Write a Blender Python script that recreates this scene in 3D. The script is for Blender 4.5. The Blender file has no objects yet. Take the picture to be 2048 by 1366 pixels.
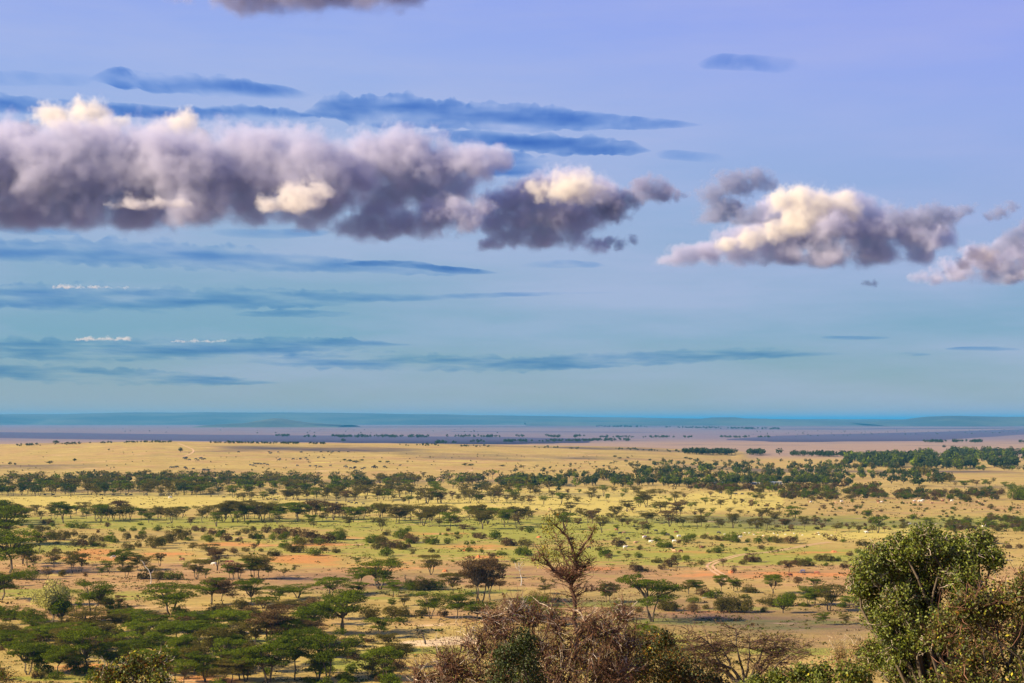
import bpy, bmesh, math, random
import numpy as np
from mathutils import Vector, noise, Matrix

sc = bpy.context.scene
COL = sc.collection
rnd = random.Random(7)
rng = np.random.default_rng(7)

# ------------------------------------------------------------------ camera
F = 3413.0                      # focal length in pixels of the 2048-wide photograph (60 mm on 36 mm)
HZ = 840.0                      # row of the true horizon
CAMH = 50.0                     # the camera stands on a hill 50 m above the plain
P = math.atan((HZ - 683) / F)
cam = bpy.data.cameras.new('camera')
camo = bpy.data.objects.new('camera', cam)
COL.objects.link(camo)
sc.camera = camo
cam.lens = 60
cam.sensor_width = 36
cam.clip_start = 0.5
cam.clip_end = 300000
camo.location = (0, 0, CAMH)
camo.rotation_euler = (math.pi / 2 + P, 0, 0)

# ------------------------------------------------------------------ world, sun, exposure
SUN_EL = math.radians(27)
SUN_DIR = Vector((-math.cos(SUN_EL) * 0.955, -math.cos(SUN_EL) * 0.296, math.sin(SUN_EL)))


def lin(r, g, b):
    f = lambda c: (c / 255 / 12.92) if c / 255 <= 0.04045 else ((c / 255 + 0.055) / 1.055) ** 2.4
    return (f(r), f(g), f(b), 1.0)


world = bpy.data.worlds.new('World')
sc.world = world
world.use_nodes = True
nt = world.node_tree
nt.nodes.clear()
N = nt.nodes.new
L = nt.links.new
wout = N('ShaderNodeOutputWorld')
bg = N('ShaderNodeBackground')
bg.inputs[1].default_value = 0.385
L(bg.outputs[0], wout.inputs[0])
tc = N('ShaderNodeTexCoord')
sep = N('ShaderNodeSeparateXYZ')
L(tc.outputs['Generated'], sep.inputs[0])
ramp = N('ShaderNodeValToRGB')
cr = ramp.color_ramp
stops = [(0.0, lin(178, 177, 170)), (0.010, lin(166, 177, 180)), (0.025, lin(148, 174, 187)), (0.05, lin(126, 170, 194)), (0.085, lin(140, 174, 204)),
         (0.12, lin(152, 180, 216)), (0.17, lin(160, 184, 230)), (0.21, lin(156, 179, 238)), (0.26, lin(150, 170, 242)),
         (0.5, lin(112, 134, 214)), (1.0, lin(74, 100, 184))]
cr.elements[0].position = stops[0][0]
cr.elements[0].color = stops[0][1]
cr.elements[1].position = stops[-1][0]
cr.elements[1].color = stops[-1][1]
for p_, c_ in stops[1:-1]:
    e_ = cr.elements.new(p_)
    e_.color = c_
L(sep.outputs['Z'], ramp.inputs[0])
# thin uneven veil over the sky, the same all round the horizon
vm = N('ShaderNodeVectorMath'); vm.operation = 'MULTIPLY'
vm.inputs[1].default_value = (3.4, 3.4, 22.0)
L(tc.outputs['Generated'], vm.inputs[0])
nz = N('ShaderNodeTexNoise')
nz.inputs['Scale'].default_value = 1.3
nz.inputs['Detail'].default_value = 6
nz.inputs['Roughness'].default_value = 0.55
L(vm.outputs[0], nz.inputs['Vector'])
vr = N('ShaderNodeMapRange')
vr.inputs[1].default_value = 0.42; vr.inputs[2].default_value = 0.72
vr.inputs[3].default_value = 0.0; vr.inputs[4].default_value = 0.55
L(nz.outputs[0], vr.inputs[0])
veil = N('ShaderNodeMix'); veil.data_type = 'RGBA'
veil.inputs[7].default_value = lin(186, 194, 230)
L(vr.outputs[0], veil.inputs[0])
L(ramp.outputs[0], veil.inputs[6])
# violet towards the right of the sky (away from the sun)
hr = N('ShaderNodeMapRange')
hr.inputs[1].default_value = -0.1; hr.inputs[2].default_value = 0.45
hr.inputs[3].default_value = 0.0; hr.inputs[4].default_value = 0.55
L(sep.outputs['X'], hr.inputs[0])
hz_ = N('ShaderNodeMapRange')
hz_.inputs[1].default_value = 0.03; hz_.inputs[2].default_value = 0.22
L(sep.outputs['Z'], hz_.inputs[0])
hm = N('ShaderNodeMath'); hm.operation = 'MULTIPLY'
L(hr.outputs[0], hm.inputs[0]); L(hz_.outputs[0], hm.inputs[1])
vio = N('ShaderNodeMix'); vio.data_type = 'RGBA'
vio.inputs[7].default_value = lin(140, 148, 246)
L(hm.outputs[0], vio.inputs[0])
L(veil.outputs[2], vio.inputs[6])
sky = N('ShaderNodeTexSky')
sky.sky_type = 'NISHITA'
sky.sun_disc = False
sky.sun_elevation = SUN_EL
sky.sun_rotation = math.atan2(SUN_DIR.x, SUN_DIR.y)
skm = N('ShaderNodeVectorMath'); skm.operation = 'SCALE'
skm.inputs[3].default_value = 0.08
L(sky.outputs[0], skm.inputs[0])
smix = N('ShaderNodeMix'); smix.data_type = 'RGBA'
smix.inputs[0].default_value = 0.08
L(vio.outputs[2], smix.inputs[6])
L(skm.outputs[0], smix.inputs[7])
L(smix.outputs[2], bg.inputs[0])

sun = bpy.data.lights.new('sun', 'SUN')
sun.energy = 5.0
sun.angle = math.radians(0.5)
sun.color = (1.0, 0.82, 0.54)
suno = bpy.data.objects.new('sun', sun)
COL.objects.link(suno)
suno.rotation_euler = SUN_DIR.to_track_quat('Z', 'Y').to_euler()

sc.view_settings.view_transform = 'Standard'
sc.view_settings.look = 'None'
sc.view_settings.exposure = 1.4
sc.view_settings.gamma = 1.0
sc.view_settings.use_curve_mapping = False
cy = sc.cycles
cy.use_denoising = True
cy.max_bounces = 8
cy.diffuse_bounces = 2
cy.glossy_bounces = 1
cy.transmission_bounces = 3
cy.volume_bounces = 4
cy.transparent_max_bounces = 8
cy.sample_clamp_direct = 6.0
cy.sample_clamp_indirect = 3.0
cy.volume_step_rate = 1.0
cy.volume_max_steps = 256


# ------------------------------------------------------------------ helpers
def tag(o, label=None, cat=None, group=None, kind=None):
    if label: o['label'] = label
    if cat: o['category'] = cat
    if group: o['group'] = group
    if kind: o['kind'] = kind
    return o


def link(name, me, parent=None):
    o = bpy.data.objects.new(name, me)
    COL.objects.link(o)
    if parent: o.parent = parent
    return o


def empty(name, loc):
    o = bpy.data.objects.new(name, None)
    o.empty_display_size = 0.3
    COL.objects.link(o)
    o.location = loc
    return o


def fastmesh(name, verts, quads, mats=(), midx=None, smooth=False):
    me = bpy.data.meshes.new(name)
    verts = np.asarray(verts, dtype=np.float32).reshape(-1, 3)
    quads = np.asarray(quads, dtype=np.int32)
    k = quads.shape[1]
    n = len(quads)
    me.vertices.add(len(verts))
    me.vertices.foreach_set('co', verts.ravel())
    me.loops.add(n * k)
    me.loops.foreach_set('vertex_index', quads.ravel())
    me.polygons.add(n)
    me.polygons.foreach_set('loop_start', np.arange(0, n * k, k, dtype=np.int32))
    for m in mats: me.materials.append(m)
    if midx is not None:
        me.polygons.foreach_set('material_index', np.asarray(midx, dtype=np.int32))
    me.polygons.foreach_set('use_smooth', np.full(n, smooth))
    me.update(calc_edges=True)
    return me


def ray(px, py):
    u = (px - 1024) / F
    v = (683 - py) / F
    return Vector((u, math.cos(P) - math.sin(P) * v, math.sin(P) + math.cos(P) * v))


# crest of the tan ridge, tabulated against the column it shows in: height above the plain
def rowz(py, d): return CAMH - (py - HZ) * d / F


RD = 2300.0
_cx = np.array([-2000, -500, 0, 300, 500, 850, 1024, 1250, 1400, 1520, 1700, 5000], float)
_cy = np.array([905, 898, 891, 882.5, 884.5, 889, 893, 897, 904, 914.5, 918, 918], float)
_cz = np.maximum(0, CAMH - (_cy - HZ) * RD / F)


def sstep(t):
    t = np.clip(t, 0, 1)
    return t * t * (3 - 2 * t)


def terrain(x, y):
    x = np.asarray(x, float); y = np.asarray(y, float)
    r = np.hypot(x, y)
    slope = 48.2 - 0.168 * np.hypot(x * 0.55, np.maximum(y, 0)) + 0.05 * np.minimum(y, 0) * 0
    z = np.maximum(slope, 0)
    w = sstep((r - 250) / 90.0)
    z = z * (1 - w)
    yy = np.maximum(y, 1.0)
    col = 1024 + F * x / yy
    cz = np.interp(col, _cx, _cz)
    prof = sstep((y - 1330) / (RD - 1330)) * (1 - sstep((y - RD - 60) / 700))
    z = z + cz * prof * (y > 0)
    z = z + 1.2 * np.sin(x / 170.0 + y / 240.0) * np.sin(y / 150.0 - x / 400.0) * prof * (cz > 3)
    return z


def at(px, py):
    """the point of the ground that shows at pixel (px, py)"""
    d = ray(px, py)
    s = np.concatenate([np.linspace(120, 1300, 500), 1300 * np.exp(np.linspace(0, math.log(40), 1400))])
    h = CAMH + d.z * s - terrain(d.x * s, d.y * s)
    k = np.argmax(h <= 0)
    if h[k] > 0: k = len(s) - 1
    a, b = s[max(k - 1, 0)], s[k]
    for _ in range(14):
        m = (a + b) / 2
        if CAMH + d.z * m - float(terrain(d.x * m, d.y * m)) > 0: a = m
        else: b = m
    p = d * b
    return Vector((p.x, p.y, float(terrain(p.x, p.y))))


def pxm(p):
    """pixels per metre at a point"""
    return F / p.y


# ------------------------------------------------------------------ materials
def newmat(name):
    m = bpy.data.materials.new(name)
    m.use_nodes = True
    m.node_tree.nodes.clear()
    return m, m.node_tree, m.node_tree.nodes.new, m.node_tree.links.new


def leafmat(name, c0, c1, trans=0.3, rough=0.6, gloss=0.0):
    m, t, N, L = newmat(name)
    out = N('ShaderNodeOutputMaterial')
    geo = N('ShaderNodeNewGeometry')
    oi = N('ShaderNodeObjectInfo')
    a = N('ShaderNodeMath'); a.operation = 'MULTIPLY'; a.inputs[1].default_value = 0.62
    L(geo.outputs['Random Per Island'], a.inputs[0])
    b = N('ShaderNodeMath'); b.operation = 'MULTIPLY_ADD'; b.inputs[1].default_value = 0.38
    L(oi.outputs['Random'], b.inputs[0]); L(a.outputs[0], b.inputs[2])
    mx = N('ShaderNodeMix'); mx.data_type = 'RGBA'
    mx.inputs[6].default_value = (*c0, 1); mx.inputs[7].default_value = (*c1, 1)
    L(b.outputs[0], mx.inputs[0])
    df = N('ShaderNodeBsdfDiffuse'); tr = N('ShaderNodeBsdfTranslucent'); gl = N('ShaderNodeBsdfGlossy')
    gl.inputs['Roughness'].default_value = rough
    L(mx.outputs[2], df.inputs[0]); L(mx.outputs[2], tr.inputs[0])
    m1 = N('ShaderNodeMixShader'); m1.inputs[0].default_value = trans
    L(df.outputs[0], m1.inputs[1]); L(tr.outputs[0], m1.inputs[2])
    m2 = N('ShaderNodeMixShader'); m2.inputs[0].default_value = gloss
    L(m1.outputs[0], m2.inputs[1]); L(gl.outputs[0], m2.inputs[2])
    L(m2.outputs[0], out.inputs[0])
    return m


def barkmat(name, c0, c1, scale=4.0):
    m, t, N, L = newmat(name)
    out = N('ShaderNodeOutputMaterial')
    tcn = N('ShaderNodeTexCoord')
    nz = N('ShaderNodeTexNoise'); nz.inputs['Scale'].default_value = scale; nz.inputs['Detail'].default_value = 4
    L(tcn.outputs['Object'], nz.inputs['Vector'])
    geo = N('ShaderNodeNewGeometry')
    ad = N('ShaderNodeMath'); ad.operation = 'MULTIPLY_ADD'; ad.inputs[1].default_value = 0.7; ad.inputs[2].default_value = -0.35
    L(geo.outputs['Random Per Island'], ad.inputs[0])
    a2 = N('ShaderNodeMath'); a2.operation = 'ADD'; a2.use_clamp = True
    L(nz.outputs[0], a2.inputs[0]); L(ad.outputs[0], a2.inputs[1])
    mx = N('ShaderNodeMix'); mx.data_type = 'RGBA'
    mx.inputs[6].default_value = (*c0, 1); mx.inputs[7].default_value = (*c1, 1)
    L(a2.outputs[0], mx.inputs[0])
    bs = N('ShaderNodeBsdfPrincipled'); bs.inputs['Roughness'].default_value = 0.8
    bs.inputs['Specular IOR Level'].default_value = 0.2
    L(mx.outputs[2], bs.inputs['Base Color'])
    L(bs.outputs[0], out.inputs[0])
    return m


M = {
    'green': leafmat('leaf_green', (0.020, 0.038, 0.003), (0.140, 0.175, 0.012)),
    'bright': leafmat('leaf_bright_green', (0.035, 0.065, 0.004), (0.155, 0.195, 0.013)),
    'olive': leafmat('leaf_olive', (0.036, 0.034, 0.007), (0.150, 0.122, 0.027)),
    'rust': leafmat('leaf_rust', (0.045, 0.027, 0.012), (0.160, 0.100, 0.042)),
    'pale': leafmat('leaf_pale_yellow', (0.20, 0.21, 0.05), (0.46, 0.42, 0.14)),
    'far': leafmat('leaf_far', (0.016, 0.032, 0.010), (0.055, 0.070, 0.020)),
    'fgreen': leafmat('leaf_glossy_green', (0.016, 0.034, 0.002), (0.20, 0.235, 0.022), trans=0.28, rough=0.6, gloss=0.03),  # wide range puts lit highlights and inner shade into the leaf colour
    'fdark': leafmat('leaf_dark_green', (0.008, 0.018, 0.002), (0.045, 0.062, 0.007), trans=0.25, rough=0.6, gloss=0.03),  # dark leaf whose colour also carries shade inside the crowns
    'folive': leafmat('leaf_dusty_olive', (0.024, 0.022, 0.004), (0.130, 0.100, 0.018), trans=0.25, rough=0.6, gloss=0.03),
    'fyellow': leafmat('leaf_yellow', (0.30, 0.27, 0.03), (0.60, 0.50, 0.06), trans=0.35),
    'frust': leafmat('leaf_dead_rust', (0.10, 0.040, 0.012), (0.26, 0.13, 0.03), trans=0.3),
    'fgold': leafmat('leaf_dry_gold', (0.26, 0.17, 0.07), (0.52, 0.38, 0.18), trans=0.35),
    'bark': barkmat('bark_dark', (0.035, 0.026, 0.018), (0.11, 0.085, 0.060)),
    'barkred': barkmat('bark_reddish', (0.034, 0.019, 0.013), (0.125, 0.070, 0.046)),
    'twig': barkmat('twig_brown', (0.030, 0.014, 0.009), (0.20, 0.100, 0.062), 9.0),
    'twigpale': barkmat('twig_pale', (0.20, 0.15, 0.11), (0.62, 0.52, 0.42), 9.0),
    'snag': barkmat('bleached_wood', (0.26, 0.24, 0.22), (0.52, 0.50, 0.46)),
    'mound': barkmat('termite_mound_soil', (0.30, 0.09, 0.03), (0.50, 0.18, 0.06), 2.0),
}


def hidemat(name, c):
    m, t, N, L = newmat(name)
    out = N('ShaderNodeOutputMaterial'); bs = N('ShaderNodeBsdfPrincipled')
    bs.inputs['Roughness'].default_value = 0.75
    nz = N('ShaderNodeTexNoise'); nz.inputs['Scale'].default_value = 5
    tcn = N('ShaderNodeTexCoord'); L(tcn.outputs['Object'], nz.inputs['Vector'])
    mx = N('ShaderNodeMix'); mx.data_type = 'RGBA'
    mx.inputs[6].default_value = (*[v * 0.7 for v in c], 1); mx.inputs[7].default_value = (*c, 1)
    L(nz.outputs[0], mx.inputs[0]); L(mx.outputs[2], bs.inputs['Base Color']); L(bs.outputs[0], out.inputs[0])
    return m


HIDE = {'white': hidemat('hide_white', (0.80, 0.76, 0.68)), 'black': hidemat('hide_black', (0.025, 0.022, 0.022)),
        'brown': hidemat('hide_brown', (0.22, 0.07, 0.035)), 'tan': hidemat('hide_tan', (0.50, 0.30, 0.16))}

# ------------------------------------------------------------------ ground
qs = np.concatenate([np.arange(560, 42, -1.4), np.arange(42, 3.0, -0.42), [2.2, 1.5, 1.0]])
rings = np.concatenate([[0.0], np.geomspace(3, 296, 36), CAMH * F / qs])
rings = np.concatenate([rings, [170000.0]])
amax = math.radians(19.5)
az = np.concatenate([np.linspace(-amax, amax, 281), np.linspace(amax, 2 * math.pi - amax, 64)[1:-1]])
R_, A_ = np.meshgrid(rings, az, indexing='ij')
# distances are measured forward so that a ring shows as a level line
X_ = R_ * np.sin(A_)
Y_ = R_ * np.cos(A_)
Z_ = terrain(X_, Y_)
nr, na = R_.shape
vid = np.arange(nr * na).reshape(nr, na)
q = np.stack([vid[:-1], np.roll(vid, -1, 1)[:-1], np.roll(vid, -1, 1)[1:], vid[1:]], -1).reshape(-1, 4)
PX = np.where(Y_ > 5, 1024 + F * X_ / np.maximum(Y_, 5), -9999)
PY = np.where(Y_ > 5, HZ + F * (CAMH - Z_) / np.maximum(Y_, 5), 9999)


def blob(cx, cyy, rx, ry, a=1.0):
    return a * np.exp(-(((PX - cx) / rx) ** 2 + ((PY - cyy) / ry) ** 2) ** 1.3)


green = np.zeros_like(PX); soil = np.zeros_like(PX); gold = np.zeros_like(PX); pink = np.zeros_like(PX); dark_strips = np.zeros_like(PX)
# bright yellow grass of the open glade, fresher green among the middle trees
gold += np.exp(-((PY - 1001) / 17) ** 2) * (PX < 1560) * 0.95
gold += blob(1200, 1010, 420, 26, 0.7) + blob(560, 1000, 500, 12, 0.5)
gold += blob(1400, 1060, 420, 16, .6) + blob(1750, 1068, 200, 10, 0.8)
green += np.exp(-((PY - 1045) / 15) ** 2) * 0.75 + blob(1300, 1060, 320, 26, 0.45)
green += blob(760, 1100, 330, 22, 0.5) + blob(560, 1078, 240, 12, 0.3) + blob(1500, 1110, 330, 22, 0.62) + blob(1000, 1070, 300, 14, 0.55)
green += blob(120, 1095, 160, 16, 0.6) + blob(60, 1180, 120, 12, 0.7) + blob(170, 1118, 200, 7, 0.35)
green += blob(260, 1190, 90, 12, 0.55) + blob(520, 1122, 160, 8, 0.5) + blob(90, 1352, 170, 6, 0.95) + blob(240, 1345, 60, 4, 0.6)
green += blob(1370, 1240, 170, 7, 1.0) + blob(1600, 1299, 190, 8, 0.95) + blob(1640, 1241, 130, 5, 0.6) + blob(1550, 1252, 160, 5, 0.45)
green += blob(720, 1318, 90, 18, 1.0) + blob(860, 1298, 110, 6, 1.0) + blob(480, 1280, 90, 9, 0.9) + blob(1200, 1205, 150, 7, 0.8)
green += blob(900, 1180, 160, 6, 0.75) + blob(1440, 1215, 140, 5, 0.55) + blob(1340, 1290, 60, 26, 0.9) + blob(720, 1194, 120, 3, 0.7)
green += blob(1040, 1150, 240, 7, 0.35) + blob(1780, 1110, 260, 14, 0.3) + blob(1130, 1110, 200, 20, 0.5)
soil += blob(190, 1102, 55, 7, 1.1) + blob(330, 1107, 60, 5, 1.0) + blob(600, 1116, 90, 9, 1.15) + blob(470, 1088, 90, 5, 0.9)
soil += blob(640, 1088, 70, 4, 1.0) + blob(1450, 1148, 120, 9, 0.7) + blob(1180, 1136, 90, 6, 0.9) + blob(1660, 1146, 120, 7, 0.8)
soil += blob(950, 1092, 90, 5, 0.85) + blob(975, 1112, 50, 4, 0.9) + blob(100, 1050, 120, 5, 0.45) + blob(50, 1072, 70, 5, 0.7)
soil += blob(180, 1332, 55, 10, 1.2) + blob(420, 1355, 60, 14, 1.2) + blob(40, 1364, 80, 4, 1.1) + blob(1500, 1222, 240, 5, 0.5)
soil += blob(1640, 1105, 90, 4, 0.75) + blob(1380, 1102, 120, 4, 0.55) + blob(700, 1073, 250, 3, 0.4) + blob(250, 1117, 150, 6, .5)
soil += blob(870, 1066, 120, 3, .6) + blob(110, 1112, 160, 5, .6) + blob(760, 1130, 200, 14, .42) + blob(1750, 1330, 160, 20, .2)
pink += np.exp(-((PY - 1150) / 34) ** 2) * 0.75 + np.exp(-((PY - 1228) / 26) ** 2) * 0.55 + blob(1620, 1285, 200, 40, 0.5)
pink += blob(120, 1160, 250, 40, 0.4) + blob(1850, 1010, 330, 26, 0.45) + blob(60, 1130, 100, 20, .3)
pink += 0.3 * sstep((975 - PY) / 20)
sand = blob(850, 1283, 62, 6, .85) + blob(925, 1276, 50, 9, .8)
# the plain beyond the ridge and the dark blue-violet strips on it
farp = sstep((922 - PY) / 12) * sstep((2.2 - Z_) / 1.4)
violet = sstep((889 - PY) / 14) * (Z_ < 1.0)  # haze blue of the distance put into the plain's colour


def strip(xs, top, bot, soft=0.7):
    t = np.interp(PX, xs, top); b = np.interp(PX, xs, bot)
    inside = np.clip((PY - t) / soft, 0, 1) * np.clip((b - PY) / soft, 0, 1)
    return inside * (PX > xs[0]) * (PX < xs[-1])


dark_strips += strip([-900, 0, 400, 1000, 1180], [862, 864, 869, 873.5, 877], [871, 876, 882, 889, 885])
dark_strips += strip([1450, 1560, 1850, 2048, 2900], [878.0, 871, 864, 858, 854], [880, 883.5, 882, 869, 867])
dark_strips += strip([1400, 1700, 2050], [857, 856.5, 855], [859, 859.5, 857], 0.9) * 0.6
dark_strips += strip([900, 1250, 1330], [862, 863, 864], [864, 865.5, 865], 0.9) * 0.5
scrub = sstep((PX - 1480) / 160) * sstep((PY - 985) / 12) * sstep((1062 - PY) / 12)

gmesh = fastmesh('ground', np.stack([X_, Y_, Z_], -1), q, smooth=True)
for nm, chans in (('cover', (green, soil, gold)), ('cover_two', (pink, dark_strips, sand)), ('cover_three', (scrub, farp, violet))):
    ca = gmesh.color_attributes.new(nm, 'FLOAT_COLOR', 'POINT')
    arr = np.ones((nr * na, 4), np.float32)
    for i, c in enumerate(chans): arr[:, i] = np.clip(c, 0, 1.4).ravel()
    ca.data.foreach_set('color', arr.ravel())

gm, t, N, L = newmat('savanna_ground')
out = N('ShaderNodeOutputMaterial')
bs = N('ShaderNodeBsdfPrincipled'); bs.inputs['Roughness'].default_value = 0.95; bs.inputs['Specular IOR Level'].default_value = 0.05
L(bs.outputs[0], out.inputs[0])
geo = N('ShaderNodeNewGeometry')


def gnoise(scale, det=4, rough=0.6, sx=1.0, sy=1.0):
    v = N('ShaderNodeVectorMath'); v.operation = 'MULTIPLY'; v.inputs[1].default_value = (sx, sy, 1)
    L(geo.outputs['Position'], v.inputs[0])
    n = N('ShaderNodeTexNoise'); n.inputs['Scale'].default_value = scale; n.inputs['Detail'].default_value = det
    n.inputs['Roughness'].default_value = rough
    L(v.outputs[0], n.inputs['Vector'])
    return n.outputs[0]


def math_(op, a, b=None, c=None, clamp=False):
    n = N('ShaderNodeMath'); n.operation = op; n.use_clamp = clamp
    for i, v in enumerate((a, b, c)):
        if v is None: continue
        if isinstance(v, (int, float)): n.inputs[i].default_value = v
        else: L(v, n.inputs[i])
    return n.outputs[0]


def mixc(f, a, b):
    n = N('ShaderNodeMix'); n.data_type = 'RGBA'
    for i, v in ((0, f), (6, a), (7, b)):
        if isinstance(v, (tuple, float, int)):
            n.inputs[i].default_value = v if not isinstance(v, tuple) else (*v, 1)
        else: L(v, n.inputs[i])
    return n.outputs[2]


def thr(mask, nz, width=0.35):
    # a cover patch: the mask decides how much of the ground it takes, the noise where
    s = math_('ADD', mask, math_('MULTIPLY_ADD', nz, 3.2, -1.6))
    n = N('ShaderNodeMapRange'); n.interpolation_type = 'SMOOTHSTEP'
    n.inputs[1].default_value = 0.5 - width / 2; n.inputs[2].default_value = 0.5 + width / 2
    L(s, n.inputs[0])
    return n.outputs[0]


A1 = N('ShaderNodeVertexColor'); A1.layer_name = 'cover'
A2 = N('ShaderNodeVertexColor'); A2.layer_name = 'cover_two'
A3 = N('ShaderNodeVertexColor'); A3.layer_name = 'cover_three'
S1 = N('ShaderNodeSeparateColor'); L(A1.outputs[0], S1.inputs[0])
S2 = N('ShaderNodeSeparateColor'); L(A2.outputs[0], S2.inputs[0])
S3 = N('ShaderNodeSeparateColor'); L(A3.outputs[0], S3.inputs[0])
def cst(nz):
    n = N('ShaderNodeMapRange'); n.inputs[1].default_value = 0.32; n.inputs[2].default_value = 0.68
    L(nz, n.inputs[0]); return n.outputs[0]


n60 = gnoise(0.022, 7, 0.62, 0.55, 0.8)
n20 = gnoise(0.075, 7, 0.68, 0.5, 1.0)
n6 = gnoise(0.33, 5, 0.7, 0.6, 1.0)
n1 = gnoise(1.9, 4, 0.7)
nbig = gnoise(0.0042, 6, 0.6, 0.6, 0.8)
base = mixc(cst(n20), (0.295, 0.201, 0.060), (0.441, 0.335, 0.105))
base = mixc(thr(S2.outputs[0], n60, 0.6), base, mixc(cst(n20), (0.288, 0.164, 0.071), (0.418, 0.262, 0.115)))
base = mixc(thr(S1.outputs[2], n60, 0.5), base, mixc(cst(n6), (0.393, 0.311, 0.075), (0.527, 0.426, 0.115)))
base = mixc(math_('MULTIPLY', thr(math_('MULTIPLY', S1.outputs[0], 1.2), n20, 0.5), 0.9), base, mixc(cst(n6), (0.159, 0.184, 0.026), (0.332, 0.319, 0.058)))
base = mixc(math_('MULTIPLY', thr(math_('MULTIPLY', S1.outputs[1], .84), n20, 0.6), 0.8), base, mixc(cst(n6), (0.441, 0.164, 0.049), (0.552, 0.243, 0.085)))
base = mixc(math_('MULTIPLY', thr(S2.outputs[2], n20, 0.4), 0.8), base, mixc(n6, (0.543, 0.386, 0.224), (0.732, 0.573, 0.370)))
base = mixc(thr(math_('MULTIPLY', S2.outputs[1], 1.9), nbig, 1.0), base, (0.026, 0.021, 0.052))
# scattered low herbs and dead grass as fine mottling
sp = N('ShaderNodeMapRange'); sp.inputs[1].default_value = 0.54; sp.inputs[2].default_value = 0.64
sp.inputs[4].default_value = 0.62; L(n6, sp.inputs[0])
base = mixc(sp.outputs[0], base, (0.13, 0.115, 0.035))
sp2 = N('ShaderNodeMapRange'); sp2.inputs[1].default_value = 0.55; sp2.inputs[2].default_value = 0.75
sp2.inputs[4].default_value = 0.6; L(n1, sp2.inputs[0])
base = mixc(sp2.outputs[0], base, (0.12, 0.085, 0.035))
sp3 = N('ShaderNodeMapRange'); sp3.inputs[1].default_value = 0.52; sp3.inputs[2].default_value = 0.60
sp3.inputs[4].default_value = 0.5; L(n20, sp3.inputs[0])
base = mixc(math_('MULTIPLY', sp3.outputs[0], S3.outputs[0]), base, (0.13, 0.105, 0.05))
sp4 = N('ShaderNodeMapRange'); sp4.inputs[1].default_value = 0.40; sp4.inputs[2].default_value = 0.62
sp4.inputs[4].default_value = 0.45; L(nbig, sp4.inputs[0])
base = mixc(math_('MULTIPLY', S3.outputs[1], 0.85), base, mixc(cst(nbig), (0.24, 0.155, 0.125), (0.33, 0.235, 0.19)))
base = mixc(math_('MULTIPLY', sp4.outputs[0], math_('MULTIPLY', S3.outputs[1], 0.5)), base, (0.14, 0.11, 0.09))
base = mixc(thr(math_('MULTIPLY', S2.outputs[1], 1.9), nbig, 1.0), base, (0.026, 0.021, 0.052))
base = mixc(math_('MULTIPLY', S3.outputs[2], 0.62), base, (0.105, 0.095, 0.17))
L(base, bs.inputs['Base Color'])
bmp = N('ShaderNodeBump'); bmp.inputs['Strength'].default_value = 0.7; bmp.inputs['Distance'].default_value = 0.35
L(math_('ADD', n1, n6), bmp.inputs['Height'])
L(bmp.outputs[0], bs.inputs['Normal'])
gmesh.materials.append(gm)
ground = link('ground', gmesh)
tag(ground, 'dry savanna plain with yellow grass, orange soil and green patches', kind='structure')

# ------------------------------------------------------------------ haze
hm_, t, N, L = newmat('air')
out = N('ShaderNodeOutputMaterial'); pv = N('ShaderNodeVolumePrincipled')
pv.inputs['Color'].default_value = (0.060, 0.34, 0.66, 1)
pv.inputs['Density'].default_value = 4.4e-5
pv.inputs['Anisotropy'].default_value = 0.0
L(pv.outputs[0], out.inputs[1])
HZX, HZT = 172000.0, 152.0
v8 = [(sx * HZX, sy * HZX, z) for z in (-1.5, HZT) for sx, sy in ((-1, -1), (1, -1), (1, 1), (-1, 1))]
hme = fastmesh('haze', v8, [(0, 3, 2, 1), (4, 5, 6, 7), (0, 1, 5, 4), (1, 2, 6, 5), (2, 3, 7, 6), (3, 0, 4, 7)], [hm_])
haze = link('haze', hme)
tag(haze, 'blue air thickening towards the far hills', kind='stuff')

# ------------------------------------------------------------------ far hills
hmat, t, N, L = newmat('hill_scrub')
out = N('ShaderNodeOutputMaterial'); bs = N('ShaderNodeBsdfPrincipled'); bs.inputs['Roughness'].default_value = 0.95
geo = N('ShaderNodeNewGeometry')
v = N('ShaderNodeVectorMath'); v.operation = 'MULTIPLY'; v.inputs[1].default_value = (0.35, 0.35, 3.0)
L(geo.outputs['Position'], v.inputs[0])
nz = N('ShaderNodeTexNoise'); nz.inputs['Scale'].default_value = 0.0028; nz.inputs['Detail'].default_value = 6
nz.inputs['Roughness'].default_value = 0.65
L(v.outputs[0], nz.inputs['Vector'])
mr = N('ShaderNodeMapRange'); mr.inputs[1].default_value = 0.42; mr.inputs[2].default_value = 0.6
L(nz.outputs[0], mr.inputs[0])
mx = N('ShaderNodeMix'); mx.data_type = 'RGBA'
mx.inputs[6].default_value = (0.012, 0.030, 0.026, 1); mx.inputs[7].default_value = (0.055, 0.075, 0.050, 1)
L(mr.outputs[0], mx.inputs[0]); L(mx.outputs[2], bs.inputs['Base Color']); L(bs.outputs[0], out.inputs[0])


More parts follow.
